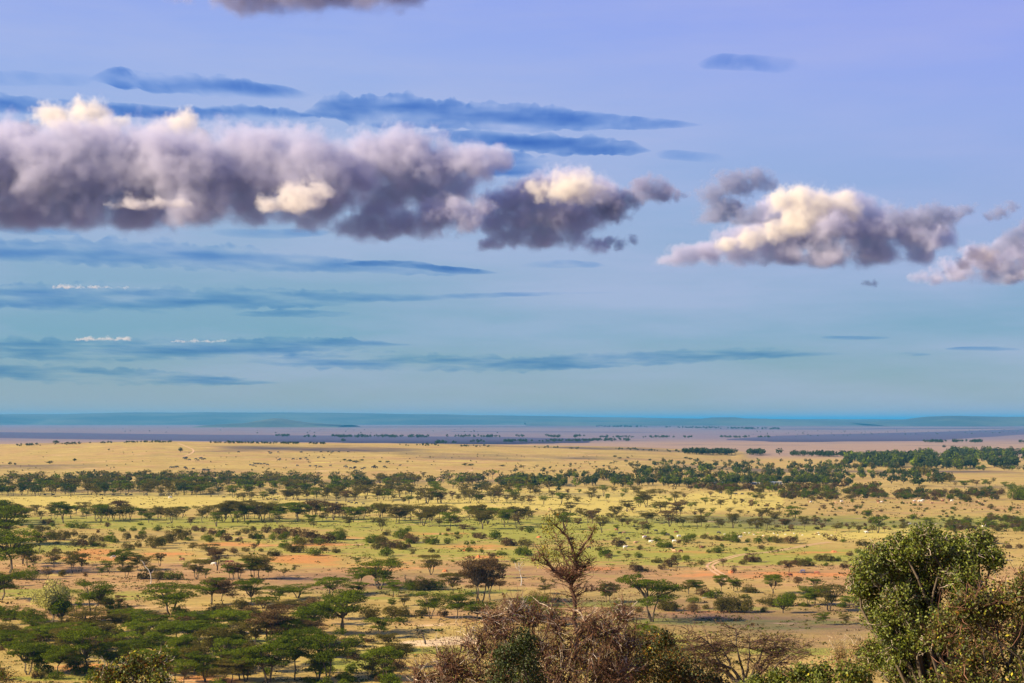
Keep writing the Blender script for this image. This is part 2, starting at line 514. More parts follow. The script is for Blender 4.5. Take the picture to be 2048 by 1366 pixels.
def hill(name, D, pts, depth, label, jag=0.5, step=4, seed=0):
    xs = [p[0] for p in pts]; ys = [p[1] for p in pts]
    cols = np.arange(xs[0], xs[-1] + step, step)
    prof = np.sin(np.linspace(0, math.pi, 17)) ** 0.8
    ts = np.linspace(-1, 1, 17)
    V = []
    for cx in cols:
        top = np.interp(cx, xs, ys)
        h = max(0.0, (HZ - top) * D / F + CAMH)
        h += h * 0.05 * noise.noise(Vector((cx * 0.013, seed, 0))) + jag * D / F * noise.noise(Vector((cx * 0.21, seed, 3))) * min(1, h / 30)
        xx = (cx - 1024) / F * D
        for tt, pr in zip(ts, prof):
            V.append((xx, D + tt * depth + 0.18 * depth * noise.noise(Vector((cx * 0.01, seed, 9))),
                      -0.6 + max(0, h) * pr * (1 + 0.10 * noise.noise(Vector((cx * 0.03, tt * 3, seed))) * (1 - pr))))
    n = len(cols)
    idx = np.arange(n * 17).reshape(n, 17)
    qq = np.stack([idx[:-1, :-1], idx[1:, :-1], idx[1:, 1:], idx[:-1, 1:]], -1).reshape(-1, 4)
    o = link(name, fastmesh(name, V, qq, [hmat], smooth=True))
    return tag(o, label, kind='structure')


hill('hills', 20000, [(-1500, 838), (-600, 834), (0, 829.5), (200, 826.5), (320, 824.8), (600, 825), (760, 827), (1000, 830.5),
                      (1200, 834), (1400, 837), (1600, 838.2), (1900, 838.6), (2500, 838), (3200, 840)], 2400,
     'long low wooded escarpment fading blue along the horizon')
hill('hills', 16500, [(1050, 845), (1300, 843), (1400, 837.5), (1425, 834.6), (1465, 834.4), (1485, 836.6), (1530, 837.4), (1560, 839), (1700, 843), (1800, 845)], 1500,
     'small flat-topped hill on the right-centre horizon', seed=2, step=3)
hill('hills', 15500, [(1700, 846), (1790, 840.5), (1830, 837), (1850, 833), (1900, 831.6), (1960, 832), (2010, 833.6), (2048, 833.2), (2200, 835), (2400, 842), (2500, 846)], 1500,
     'dark mesa rising at the right end of the horizon', seed=3, step=3)
hill('hills', 12500, [(430, 849.5), (500, 845), (530, 839.5), (552, 836.2), (566, 836.8), (585, 840.5), (610, 844.5), (660, 848), (700, 849.5)], 900,
     'small rounded hill with a scrubby top before the escarpment', seed=4, step=2)


# ------------------------------------------------------------------ clouds

XS = 0.74


def cloudmat(name, col, dens, puffs, zb, D, soft=0.30, warp=90.0, n1=0.55, n2=0.34, aniso=0.05, rate=0.1, bias=0.0):
    """density = soft union of the puffs, its coordinates stirred by noise, cut flat below the condensation level"""
    m, t, N, L = newmat(name)
    k = D / 12000
    med = sorted(R for c, R in puffs)[len(puffs) // 2] / k
    w_ = max(.16, min(1.15, med / 230)) * k
    out = N('ShaderNodeOutputMaterial'); pv = N('ShaderNodeVolumePrincipled')
    pv.inputs['Color'].default_value = (*col, 1)
    pv.inputs['Anisotropy'].default_value = aniso
    L(pv.outputs[0], out.inputs[1])
    geo = N('ShaderNodeNewGeometry')
    pos = geo.outputs['Position']

    def vec(op, a_, b_=None, sc_=None):
        n = N('ShaderNodeVectorMath'); n.operation = op
        L(a_, n.inputs[0])
        if b_ is not None:
            if isinstance(b_, tuple): n.inputs[1].default_value = b_
            else: L(b_, n.inputs[1])
        if sc_ is not None: n.inputs[3].default_value = sc_
        return n

    def mth(op, a_, b_=None, c_=None):
        n = N('ShaderNodeMath'); n.operation = op
        for i, v in enumerate((a_, b_, c_)):
            if v is None: continue
            if isinstance(v, (int, float)): n.inputs[i].default_value = v
            else: L(v, n.inputs[i])
        return n.outputs[0]

    def nz(scale, det, rough=.55):
        n = N('ShaderNodeTexNoise'); n.inputs['Scale'].default_value = scale / w_; n.inputs['Detail'].default_value = det
        n.inputs['Roughness'].default_value = rough
        L(pos, n.inputs['Vector'])
        return n
    w1 = nz(1 / 300, 3)
    wv = vec('SUBTRACT', w1.outputs['Color'], (.5, .5, .5))
    ws = vec('SCALE', wv.outputs[0], None, warp * 2.4 * w_)
    wp = vec('ADD', pos, ws.outputs[0]).outputs[0]
    wpx = vec('MULTIPLY', wp, (XS, 1, 1)).outputs[0]
    f = None
    for c, R in puffs:
        d = vec('DISTANCE', wpx, (c[0] * XS, c[1], c[2]))
        v = mth('MULTIPLY_ADD', d.outputs['Value'], -1.0 / R, 1.0)
        if f is None: f = v
        else:
            n = N('ShaderNodeMath'); n.operation = 'SMOOTH_MAX'; n.inputs[2].default_value = 0.22
            L(f, n.inputs[0]); L(v, n.inputs[1]); f = n.outputs[0]
    big = nz(1 / 210, 2); fine = nz(1 / 75, 4, .62)
    f = mth('ADD', f, mth('MULTIPLY_ADD', big.outputs[0], n1, -n1 * .5))
    f = mth('ADD', f, mth('MULTIPLY_ADD', fine.outputs[0], n2, -n2 * .5 + bias))
    sp_ = N('ShaderNodeSeparateXYZ'); L(wp, sp_.inputs[0])
    cut = N('ShaderNodeMapRange'); cut.interpolation_type = 'SMOOTHSTEP'
    cut.inputs[1].default_value = zb - 25 * w_; cut.inputs[2].default_value = zb + 60 * w_
    L(sp_.outputs[2], cut.inputs[0])
    mr = N('ShaderNodeMapRange'); mr.interpolation_type = 'SMOOTHSTEP'
    mr.inputs[1].default_value = 0.16; mr.inputs[2].default_value = 0.16 + soft
    mr.inputs[3].default_value = 0.0; mr.inputs[4].default_value = dens / (k * max(.35, med / 230) ** .5)
    L(f, mr.inputs[0])
    L(mth('MULTIPLY', mr.outputs[0], cut.outputs[0]), pv.inputs['Density'])
    m.cycles.volume_step_rate = rate
    return m


CM = dict(col=(0.64, 0.635, 0.78), dens=0.014, n1=1.0, n2=.8, warp=110, soft=.55)  # shade of the grey cloud bodies put into the scatter colour
CD = dict(col=(0.46, 0.45, 0.60), dens=0.009, n1=.9, n2=.8, warp=120, soft=.5)
CW = dict(col=(0.40, 0.43, 0.60), dens=0.012, n1=1.1, n2=1.2, soft=.5, warp=150)
CB = dict(col=(0.90, 0.86, 0.80), dens=0.011, n1=1.0, n2=.9, soft=.6, warp=120)  # sunlight on the cream heads put into a paler scatter colour


def cumulus(puffs, D, base_py, label, look, seed=1, group=None, squash=1.0, **kw):
    r = random.Random(seed)
    k = D / 12000
    zb = CAMH + (HZ - base_py) / F * D
    P_ = []
    for pf in puffs:
        px, py, rr = pf[:3]
        off = pf[3] if len(pf) > 3 else 0
        R = rr / F * D
        P_.append((Vector((0, 0, CAMH)) + ray(px, py) * (D + off + r.uniform(-.5, .5) * R), R * 1.32))
    bm = bmesh.new()
    for c, R in P_:
        g = bmesh.ops.create_icosphere(bm, subdivisions=2, radius=1)
        for v in g['verts']:
            q_ = R * 1.22
            v.co = Vector((v.co.x * q_ / XS, v.co.y * q_, v.co.z * q_)) + c
    for v in bm.verts:
        if v.co.z < zb - 45 * k: v.co.z = zb - 45 * k - (zb - 45 * k - v.co.z) * .05
    me = bpy.data.meshes.new('cloud')
    bm.to_mesh(me); bm.free()
    o = bpy.data.objects.new('cloud', me)
    COL.objects.link(o)
    md = o.modifiers.new('r', 'REMESH'); md.mode = 'VOXEL'; md.voxel_size = max(10, min(60, min(R for c, R in P_) * .5))
    bpy.context.view_layer.update()
    me2 = bpy.data.meshes.new_from_object(o.evaluated_get(bpy.context.evaluated_depsgraph_get()))
    o.modifiers.clear(); o.data = me2
    bpy.data.meshes.remove(me)
    me2.name = 'cloud'
    args = dict(look); args.update(kw)
    co = np.empty(len(me2.vertices) * 3); me2.vertices.foreach_get('co', co); co = co.reshape(-1, 3)
    dims = (co.max(0) - co.min(0)).mean()
    medR = sorted(R for c, R in P_)[len(P_) // 2]
    args['rate'] = min(1.0, max(22.0, .24 * medR) / (dims / 10))
    me2.materials.append(cloudmat('cloud_vapour', puffs=P_, zb=zb, D=D, **args))
    return tag(o, label, 'cloud', group)


G1 = 'grey-bottomed cumulus clouds drifting in a line'
cumulus([(-90, 350, 110), (20, 335, 90), (20, 410, 60), (100, 340, 92), (190, 330, 92), (170, 400, 70), (285, 335, 88), (290, 400, 72), (375, 330, 88), (400, 400, 70), (465, 340, 84),
         (545, 340, 80), (500, 410, 52), (620, 335, 74), (680, 350, 64), (600, 420, 44), (90, 420, 55), (650, 400, 50)],
        11500, 458, 'largest grey-mauve cumulus cloud filling the left of the sky', CM, seed=1)
cumulus([(104, 232, 30, 0), (176, 226, 34, 0), (140, 252, 34, 0), (200, 258, 32, 0), (240, 243, 18, 0)], 12300, 310,
        'twin cream-white cloud heads towering over the largest grey cloud', CB, seed=2)
cumulus([(345, 250, 28, 0), (372, 248, 30, 0), (320, 262, 20, 0), (400, 270, 22, 0)], 12300, 320,
        'single cream-white cloud head right of the twin heads', CB, seed=3)
cumulus([(735, 320, 58), (800, 325, 66), (870, 335, 62), (935, 330, 50), (985, 322, 34), (770, 385, 52), (850, 390, 48), (920, 375, 42), (1010, 318, 18)], 11800, 432,
        'grey cloud adjoining the largest cloud on its right, tapering to a point', CM, seed=4)
cumulus([(545, 420, 26, -900), (590, 400, 32, -900), (635, 378, 26, -900), (575, 432, 28, -900), (615, 415, 28, -900), (650, 368, 16, -900)], 10900, 458,
        'small bright cream cloud patch low in front of the grey bank', CB, seed=5, col=(.88, .84, .80))
cumulus([(225, 425, 20, -900), (270, 418, 26, -900), (320, 418, 22, -900), (365, 408, 18, -900)], 10900, 450,
        'dim cream billow along the lower front of the largest cloud', CB, seed=55, col=(.76, .73, .74))
cumulus([(700, 462, 28), (745, 448, 38), (805, 440, 42), (865, 438, 42), (920, 425, 38), (960, 415, 24)], 11600, 484,
        'low pinkish cloud hanging beneath the tapering grey cloud', CM, seed=6)
cumulus([(985, 440, 34), (1010, 405, 36), (1050, 400, 36), (1075, 385, 42), (1130, 378, 48), (1185, 392, 44), (1110, 425, 50), (1165, 430, 44), (1055, 440, 40), (1025, 470, 32), (1090, 475, 38), (985, 492, 24), (1150, 475, 30), (1210, 415, 30), (1190, 486, 22)], 12000, 502,
        'middle cloud with a cream dome above a ragged mauve base', CM, seed=7)
cumulus([(1080, 378, 24, -250), (1150, 372, 34, -300), (1115, 382, 26, -300), (1185, 388, 24, -250)], 11800, 425,
        'cream dome bulging from the top of the middle cloud', CB, seed=71)
cumulus([(1230, 420, 26), (1262, 395, 26), (1290, 375, 26), (1322, 382, 22), (1352, 387, 14), (1376, 388, 7)], 12000, 455,
        'dark ragged cloud arm reaching right from the middle cloud', CW, seed=8, col=(.42, .42, .58))
cumulus([(1325, 522, 14), (1352, 515, 22), (1385, 508, 26), (1420, 500, 30), (1480, 488, 42), (1540, 470, 50), (1600, 450, 56), (1670, 455, 58), (1740, 460, 54), (1805, 462, 46), (1855, 462, 38), (1700, 410, 34), (1620, 415, 46),
         (1560, 430, 40), (1890, 485, 26), (1480, 508, 34), (1570, 512, 38), (1660, 512, 40), (1750, 512, 40), (1830, 505, 34)], 12500, 531,
        'large right-hand cumulus with bright crown and flat dark base', CM, seed=9)
cumulus([(1560, 405, 28, -300), (1600, 400, 34, -300), (1645, 410, 34, -350), (1690, 402, 24, -250), (1600, 440, 34, -450), (1550, 462, 26, -500),
         (1500, 480, 24, -350), (1450, 490, 20, -350), (1700, 425, 24, -300)], 12100, 516,
        'cream crown and shoulder on the large right-hand cumulus', CB, seed=91)
cumulus([(1425, 385, 24, -900), (1470, 368, 28, -900), (1515, 362, 24, -900), (1550, 370, 14, -900), (1445, 425, 34, -900), (1495, 440, 30, -1000),
         (1415, 450, 22, -1000), (1540, 440, 14, -1000), (1370, 490, 14, -900)], 11500, 478, 'dark ragged scud draped over the left of the right-hand cumulus', CW, seed=10)
cumulus([(1850, 440, 30, -300), (1880, 435, 26, -300), (1905, 430, 20), (1930, 422, 14), (1948, 414, 8), (1800, 435, 26, -300)], 12300, 490,
        'dark wispy tail pulling up right from the right-hand cumulus', CW, seed=11)
cumulus([(2000, 425, 16), (2024, 415, 12), (1978, 432, 9)], 12300, 450, 'small torn cloud scrap near the right edge of the sky', CW, seed=12)
cumulus([(1835, 562, 14), (1868, 552, 22), (1910, 538, 24), (1955, 520, 32), (2000, 515, 34), (2050, 510, 40), (2110, 510, 50), (1915, 555, 24), (1980, 552, 30), (2050, 550, 34)],
        13500, 567, 'lowest pinkish cumulus leaving the frame at the right', CM, seed=13)
cumulus([(2030, 480, 24, -400), (2070, 470, 30, -400), (2000, 495, 14, -400)], 13300, 530, 'dark cap of cloud over the lowest right cumulus', CW, seed=18)
cumulus([(1965, 508, 22, -450), (1925, 528, 16, -450), (1985, 522, 18, -450), (1900, 548, 10, -450)], 13000, 560,
        'peach highlight billow on the lowest right cumulus', CB, seed=14, col=(.9, .82, .78))
cumulus([(380, -25, 34), (440, -25, 50), (520, -30, 62), (600, -30, 66), (680, -30, 66), (750, -28, 56), (810, -25, 40), (850, -25, 20)], 9000, 24,
        'dark cloud base cut off by the top of the frame', CD, seed=15)
cumulus([(1735, 567, 8), (1748, 566, 7)], 12500, 576, 'tiny cloud scrap below the right-hand cumulus', CW, seed=16)
cumulus([(1240, 490, 13), (1265, 480, 9), (1215, 484, 12), (1190, 486, 12)], 12200, 505, 'torn scrap trailing under the dark cloud arm', CW, seed=17)
cumulus([(45, 262, 26), (10, 285, 24), (-20, 270, 30)], 12500, 330, 'small grey wisp at the left edge beside the cream heads', CW, seed=19)
for cl, lab, sd in (([(108 + i * 12, 577 + i * 0.45, 5.5 + (i * 7 % 5)) for i in range(24)], 'upper thin row of cream cloud tops above a blue band', 21),
                    ([(156 + i * 9, 680.5, 5.0 + (i * 5 % 4)) for i in range(12)], 'lower left thin row of cream cloud tops', 22),
                    ([(346 + i * 10, 684.5, 4.2 + (i * 5 % 3)) for i in range(11)], 'lower right thin row of cream cloud tops', 23)):
    cumulus(cl, 26000, cl[0][1], lab, CB, seed=sd, dens=.014, n1=1.1, col=(.80, .75, .71))


def streakmat(name, c, dens):
    m, t, N, L = newmat(name)
    out = N('ShaderNodeOutputMaterial'); ab = N('ShaderNodeVolumeAbsorption')
    ab.inputs['Color'].default_value = (*c, 1)
    geo = N('ShaderNodeNewGeometry')
    v = N('ShaderNodeVectorMath'); v.operation = 'MULTIPLY'; v.inputs[1].default_value = (0.16, 0.05, 1.6)
    L(geo.outputs['Position'], v.inputs[0])
    n = N('ShaderNodeTexNoise'); n.inputs['Scale'].default_value = 0.0042; n.inputs['Detail'].default_value = 4
    n.inputs['Roughness'].default_value = 0.62
    L(v.outputs[0], n.inputs['Vector'])
    mr = N('ShaderNodeMapRange'); mr.inputs[1].default_value = 0.38; mr.inputs[2].default_value = 0.66
    mr.inputs[3].default_value = 0.0; mr.inputs[4].default_value = dens * 1.5
    L(n.outputs[0], mr.inputs[0]); L(mr.outputs[0], ab.inputs['Density'])
    L(ab.outputs[0], out.inputs[1])
    return m


SB = streakmat('stratus_blue', (0.0, 0.42, 0.80), 0.0021)
SL = streakmat('stratus_faint', (0.0, 0.46, 0.84), 0.0009)


def streak(pts, D, label, mat, depth=420, seed=0, step=7):
    """a thin sheet cloud seen edge-on: pts are (column, row, half thickness in pixels)"""
    xs, ys, hs = zip(*pts)
    cols = np.arange(xs[0], xs[-1] + step, step)
    V = []
    K = 14
    for cx in cols:
        t_ = (cx - xs[0]) / (xs[-1] - xs[0])
        yy = np.interp(cx, xs, ys); h = np.interp(cx, xs, hs)
        c = Vector((0, 0, CAMH)) + ray(cx, yy) * D
        e = max(0.02, min(1, t_ * 9, (1 - t_) * 9)) ** 0.6
        for k in range(K):
            a = 2 * math.pi * k / K
            nn = 1 + 0.55 * noise.noise(Vector((cx * 0.035, a * 0.8, seed))) + 0.28 * noise.noise(Vector((cx * 0.13, a * 1.3, seed + 7)))
            up = 1.28 * h / F * D * math.sin(a) * nn
            V.append((c.x, c.y + depth * e * math.cos(a), c.z + (up if up > 0 else up * 0.8) * (0.25 + 0.75 * e)))
    n = len(cols)
    idx = np.arange(n * K).reshape(n, K)
    qq = np.stack([idx[:-1], idx[1:], np.roll(idx, -1, 1)[1:], np.roll(idx, -1, 1)[:-1]], -1).reshape(-1, 4)
    me = fastmesh('cloud', V, qq, [mat], smooth=True)
    bm = bmesh.new(); bm.from_mesh(me)
    bm.verts.ensure_lookup_table()
    bm.faces.new([bm.verts[i] for i in range(K)]); bm.faces.new([bm.verts[(n - 1) * K + i] for i in reversed(range(K))])
    bmesh.ops.recalc_face_normals(bm, faces=bm.faces)
    bm.to_mesh(me); bm.free()
    o = link('cloud', me)
    return tag(o, label, 'cloud', 'thin blue streaks of high cloud')


streak([(180, 158, 3), (215, 158, 12), (250, 158, 17), (300, 166, 14), (400, 172, 15), (460, 177, 15), (540, 183, 9), (625, 190, 2)], 22000, 'dark blue streak above the largest cloud, thickest with a small horn', SB, seed=1)
streak([(-120, 160, 6), (0, 158, 8), (60, 157, 8), (110, 160, 3), (190, 158, 6)], 22000, 'faint blue streak entering at the upper left edge', SL, seed=2)
streak([(-200, 196, 14), (0, 208, 16), (80, 213, 12), (160, 216, 9), (260, 222, 9), (340, 228, 9), (430, 232, 14), (520, 238, 18), (640, 238, 14)], 24000, 'long blue streak behind the cream cloud heads', SB, seed=3)
streak([(600, 232, 8), (650, 216, 22), (760, 226, 28), (880, 230, 26), (1000, 236, 22), (1100, 240, 20), (1200, 244, 12), (1300, 248, 6), (1400, 250, 3)], 24500, 'broadest blue streak in the centre of the sky', SB, seed=4)
streak([(840, 270, 4), (950, 276, 10), (1040, 286, 14), (1120, 292, 16), (1200, 294, 14), (1260, 297, 12), (1300, 302, 4)], 25000, 'blue bar below the broadest streak, blunt at its right end', SB, seed=5)
streak([(960, 330, 16), (1020, 330, 24), (1070, 335, 18), (1110, 330, 6)], 25000, 'blue gap-filling haze patch beside the tapering grey cloud', SB, seed=6)
streak([(1396, 127, 2), (1440, 123, 6), (1500, 126, 6.5), (1560, 131, 5.5), (1600, 134, 1)], 20000, 'isolated blue lens cloud alone at the upper right', SB, seed=7)
streak([(1310, 307, 1), (1345, 310, 4), (1400, 314, 3.5), (1448, 318, 1)], 24000, 'small blue dash left above the right-hand cumulus', SL, seed=8)
streak([(-200, 500, 14), (0, 502, 20), (120, 505, 22), (250, 508, 24), (380, 514, 24), (500, 520, 20), (620, 530, 14), (720, 534, 11), (820, 538, 11), (920, 544, 8), (1000, 546, 3)], 27000, 'long blue-grey streak under the largest cloud', SL, seed=9)
streak([(690, 528, 3), (780, 527, 4), (830, 530, 5), (900, 541, 5), (990, 545, 2)], 26000, 'darker tip lying along the long blue-grey streak', SB, seed=19)
streak([(1040, 532, 1), (1080, 529, 4), (1120, 528, 6), (1160, 529, 5), (1210, 531, 1)], 26000, 'short blue lens cloud beneath the middle cloud', SL, seed=10)
streak([(-200, 590, 20), (0, 594, 24), (150, 598, 24), (330, 602, 22), (480, 600, 18), (620, 600, 16), (740, 596, 8), (840, 596, 5), (1000, 590, 3), (1230, 585, 1)], 29000, 'blue-grey band under the upper row of cloud tops', SL, seed=11)
streak([(470, 629, 3), (560, 628, 6), (640, 628, 6), (720, 628, 2)], 29000, 'short faint streak below the upper blue-grey band', SL, seed=12)
streak([(-200, 698, 16), (0, 700, 18), (200, 704, 20), (400, 702, 18), (560, 694, 16), (680, 690, 12), (760, 689, 6), (830, 690, 2)], 31000, 'blue-grey band under the lower rows of cloud tops', SL, seed=13)
streak([(480, 722, 8), (620, 722, 14), (780, 724, 16), (900, 728, 14), (1050, 730, 14), (1250, 722, 12), (1400, 712, 12), (1560, 708, 8), (1700, 708, 3)], 31000, 'faint wide streak low in the centre of the sky', SL, seed=14)
streak([(-200, 740, 14), (0, 744, 14), (150, 750, 16), (300, 756, 14), (430, 762, 9), (560, 766, 3)], 32000, 'faintest streak low at the left above the hills', SL, seed=15)
streak([(1890, 697, 1), (1940, 697, 3), (1990, 698, 3), (2040, 700, 1)], 28000, 'thin blue dash low at the right', SL, seed=16)
streak([(1760, 711, 1), (1810, 709, 3), (1860, 710, 1)], 28000, 'tiny blue dash low at the right, beside a longer one', SL, seed=17)
streak([(1640, 674, 1), (1700, 676, 3), (1780, 676, 1)], 28000, 'hair-thin blue streak low under the lowest cumulus', SL, seed=18)
streak([(0, 462, 2), (90, 462, 4), (160, 464, 1)], 20000, 'short blue dash touching the base of the largest cloud', SL, seed=20)
streak([(420, 466, 1), (480, 467, 5), (560, 468, 5), (660, 464, 2)], 20000, 'blue dash just under the bright cream cloud patch', SL, seed=22)

# ------------------------------------------------------------------ plant geometry
def tubes(segs, sides=4):
    """segs: rows of p0(3) p1(3) r0 r1 -> verts, quads"""
    s = np.asarray(segs, float)
    d = s[:, 3:6] - s[:, 0:3]
    ln = np.linalg.norm(d, axis=1, keepdims=True); ln[ln == 0] = 1
    d = d / ln
    up = np.where(np.abs(d[:, 2:3]) > 0.9, np.array([[1.0, 0, 0]]), np.array([[0, 0, 1.0]]))
    u = np.cross(d, up); u /= np.linalg.norm(u, axis=1, keepdims=True)
    w = np.cross(d, u)
    V = []
    for k in range(sides):
        a = 2 * math.pi * k / sides
        o = u * math.cos(a) + w * math.sin(a)
        V.append((s[:, 0:3] + o * s[:, 6:7], s[:, 3:6] + o * s[:, 7:8]))
    n = len(s)
    verts = np.stack([v for pair in V for v in pair], 1)          # n, 2*sides, 3
    b = np.arange(n)[:, None] * (2 * sides)
    qs_ = []
    for k in range(sides):
        k2 = (k + 1) % sides
        qs_.append(np.concatenate([b + 2 * k, b + 2 * k2, b + 2 * k2 + 1, b + 2 * k + 1], 1))
    return verts.reshape(-1, 3), np.stack(qs_, 1).reshape(-1, 4)


def leaves(pts, size, g, nrm=None, tilt=1.0, aspect=0.62, jit=0.35):
    """one lozenge-shaped leaf or leaf clump at each point"""
    pts = np.asarray(pts, float)
    n = len(pts)
    nv = g.normal(size=(n, 3)) * tilt
    if nrm is not None: nv = nv + nrm
    nv /= np.linalg.norm(nv, axis=1, keepdims=True) + 1e-9
    a = np.cross(nv, g.normal(size=(n, 3))); a /= np.linalg.norm(a, axis=1, keepdims=True) + 1e-9
    b = np.cross(nv, a)
    s = (np.asarray(size) * (1 + jit * g.uniform(-1, 1, n)))[:, None]
    v = np.stack([pts - a * s, pts - b * s * aspect, pts + a * s, pts + b * s * aspect], 1)
    q_ = np.arange(n * 4).reshape(n, 4)
    return v.reshape(-1, 3), q_


def merge(parts):
    V, Q, I = [], [], []
    o = 0
    for k, (v, q_) in enumerate(parts):
        V.append(v); Q.append(q_ + o); I.append(np.full(len(q_), k)); o += len(v)
    return np.concatenate(V), np.concatenate(Q), np.concatenate(I)


def curve_segs(p0, p1, r0, r1, n, r, bow=0.12, sag=0.0):
    """a limb from p0 to p1 that bends on its way"""
    p0 = np.array(p0); p1 = np.array(p1)
    L_ = np.linalg.norm(p1 - p0)
    off = np.array([r.gauss(0, 1), r.gauss(0, 1), r.gauss(0, .5)]) * bow * L_
    prev = p0
    out = []
    for i in range(1, n + 1):
        t_ = i / n
        p = p0 + (p1 - p0) * t_ + off * math.sin(math.pi * t_) + np.array([0, 0, sag * L_ * math.sin(math.pi * t_)])
        if i < n: p = p + np.array([r.gauss(0, 1), r.gauss(0, 1), r.gauss(0, 1)]) * 0.03 * L_
        out.append([*prev, *p, r0 + (r1 - r0) * (i - 1) / n, r0 + (r1 - r0) * t_])
        prev = p
    return out


def acacia_parts(seed, nleaf, leaf, wide=1.15, stems=2, flat=0.07, bare=0.0, layered=0.3, twigs=2, trunk_h=0.42):
    """flat-topped tree of height 1: a fork of stems fanning up into level pads of leaf"""
    r = random.Random(seed); g = np.random.default_rng(seed)
    R = wide / 2
    npad = r.randint(22, 29)
    pads = []
    for i in range(npad):
        a = 2.399 * i + r.uniform(-.5, .5); rho = math.sqrt((i + .5) / npad) * R * r.uniform(.72, .98)
        z = 0.90 - 0.10 * (rho / R) ** 2 + r.uniform(-.05, .04)
        if r.random() < layered:
            dz = r.uniform(.05, .46); z -= dz; rho *= 1 - 1.0 * dz
        z -= .0
        pads.append((rho * math.cos(a), rho * math.sin(a), z, r.uniform(.11, .20) * wide * (1.0 - .2 * rho / R), flat * r.uniform(.6, 1.3)))
    segs = []
    tr = 0.022
    tops = []
    for s in range(stems):
        a = r.uniform(0, 6.28) if stems == 1 else 2 * math.pi * s / stems + r.uniform(-.5, .5)
        lean = 0.03 if stems == 1 else r.uniform(.07, .15)
        hh = trunk_h * r.uniform(.85, 1.15)
        b0 = (0.012 * math.cos(a) * (stems > 1), 0.012 * math.sin(a) * (stems > 1), -0.03)
        tp = (lean * math.cos(a), lean * math.sin(a), hh)
        segs += curve_segs(b0, tp, tr, tr * .72, 4, r, .05)
        tops.append(tp)
    LP, LN, LS = [], [], []
    for (cx, cy_, cz, rx, rz) in pads:
        tp = min(tops, key=lambda q_: (q_[0] - cx * .5) ** 2 + (q_[1] - cy_ * .5) ** 2 + r.uniform(0, .006))
        mid = (tp[0] + (cx - tp[0]) * .5, tp[1] + (cy_ - tp[1]) * .5, tp[2] + (cz - tp[2]) * .62)
        segs += curve_segs(tp, mid, tr * .55, tr * .38, 2, r, .06)
        segs += curve_segs(mid, (cx, cy_, cz - .02), tr * .38, tr * .16, 2, r, .06)
        for k in range(twigs + 2):
            a = r.uniform(0, 6.28); q_ = r.uniform(.6, .95) * rx
            segs += curve_segs((cx * .85 + mid[0] * .15, cy_ * .85 + mid[1] * .15, cz - .035), (cx + q_ * math.cos(a), cy_ + q_ * math.sin(a), cz + r.uniform(-.01, .04)), tr * .16, tr * .05, 2, r, .1)
        m = int(nleaf / npad * (rx / (.155 * wide)) ** 2)
        a = g.uniform(0, 2 * math.pi, m); rho = np.sqrt(g.uniform(0, 1, m)) * rx * (1 + .22 * np.sin(a * 3 + seed) + .12 * np.sin(a * 7))
        top = rz * (1 - (rho / (rx * 1.25)) ** 2)
        z = cz + top * g.uniform(-1.1, 1, m) + g.normal(0, .008, m)
        LP.append(np.stack([cx + rho * np.cos(a), cy_ + rho * np.sin(a), z], 1))
    LP = np.concatenate(LP)
    if bare: LP = LP[g.uniform(0, 1, len(LP)) > bare]
    nr_ = np.zeros((len(LP), 3)); nr_[:, 2] = .55; nr_[:, :2] = LP[:, :2] * 1.0
    return tubes(segs, 4), leaves(LP, leaf, g, nr_, .75)


def bush_parts(seed, nleaf, leaf, lobes=6, wide=1.5, height=1.0, trunk=0.0, twiggy=0.3, shell=0.55, spread=1.0):
    """rounded shrub of height 1 out of several leafy lobes; with trunk>0 a round-crowned tree"""
    r = random.Random(seed); g = np.random.default_rng(seed)
    segs = []; LP = []; LN = []
    H = 1 - trunk
    for i in range(lobes):
        a = 2.399 * i + r.uniform(-.6, .6); rho = math.sqrt((i + .3) / lobes) * wide * .36 * spread
        rr = r.uniform(.20, .34) * wide * (.85 if i else 1.1)
        hh = H * r.uniform(.55, .95) * (1 - .35 * (rho / (wide * .5)) ** 2)
        if i == 0: hh = H
        cx, cy_ = rho * math.cos(a), rho * math.sin(a)
        rz = hh * .55 if trunk == 0 else min(hh * .5, .26)
        cz = trunk + hh - rz
        m = int(nleaf / lobes)
        d = g.normal(size=(m, 3)); d /= np.linalg.norm(d, axis=1, keepdims=True)
        if trunk == 0: d[:, 2] = np.where(d[:, 2] < -.6, -d[:, 2], d[:, 2])
        rad = shell + (1 - shell) * g.uniform(0, 1, m) ** .6
        lump = 1 + .16 * np.sin(d[:, 0] * 7 + i) * np.sin(d[:, 1] * 6 + seed) + .12 * np.sin(d[:, 2] * 11 + i)
        p = d * (rad * lump)[:, None] * np.array([rr, rr, rz]) + np.array([cx, cy_, cz])
        p[:, 2] = np.maximum(p[:, 2], .01 + .03 * g.uniform(0, 1, m))
        LP.append(p); LN.append(d)
        b = (cx * .25, cy_ * .25, trunk * .8)
        if trunk: segs += curve_segs((cx * .08, cy_ * .08, trunk * .55), (cx, cy_, cz), .025, .012, 3, r)
        nt_ = 3 + int(10 * twiggy)
        for k in range(nt_):
            dd = g.normal(size=3); dd /= np.linalg.norm(dd); dd[2] = abs(dd[2])
            e = np.array([cx, cy_, cz]) + dd * np.array([rr, rr, rz]) * r.uniform(.9, 1.12)
            segs += curve_segs(b if not trunk else (cx, cy_, cz - rz * .4), tuple(e), .014, .004, 3, r, .08)
    if trunk:
        segs += curve_segs((0, 0, -.03), (0.03, 0, trunk * .6), .04, .03, 3, r, .06)
        segs += curve_segs((0.03, 0, trunk * .58), (0, 0, trunk * 1.15), .03, .02, 2, r, .06)
    return tubes(segs, 3), leaves(np.concatenate(LP), leaf, g, np.concatenate(LN) * .5, .8)


# ------------------------------------------------------------------ prototypes (meshes only; things are made below)
PROTO = {}


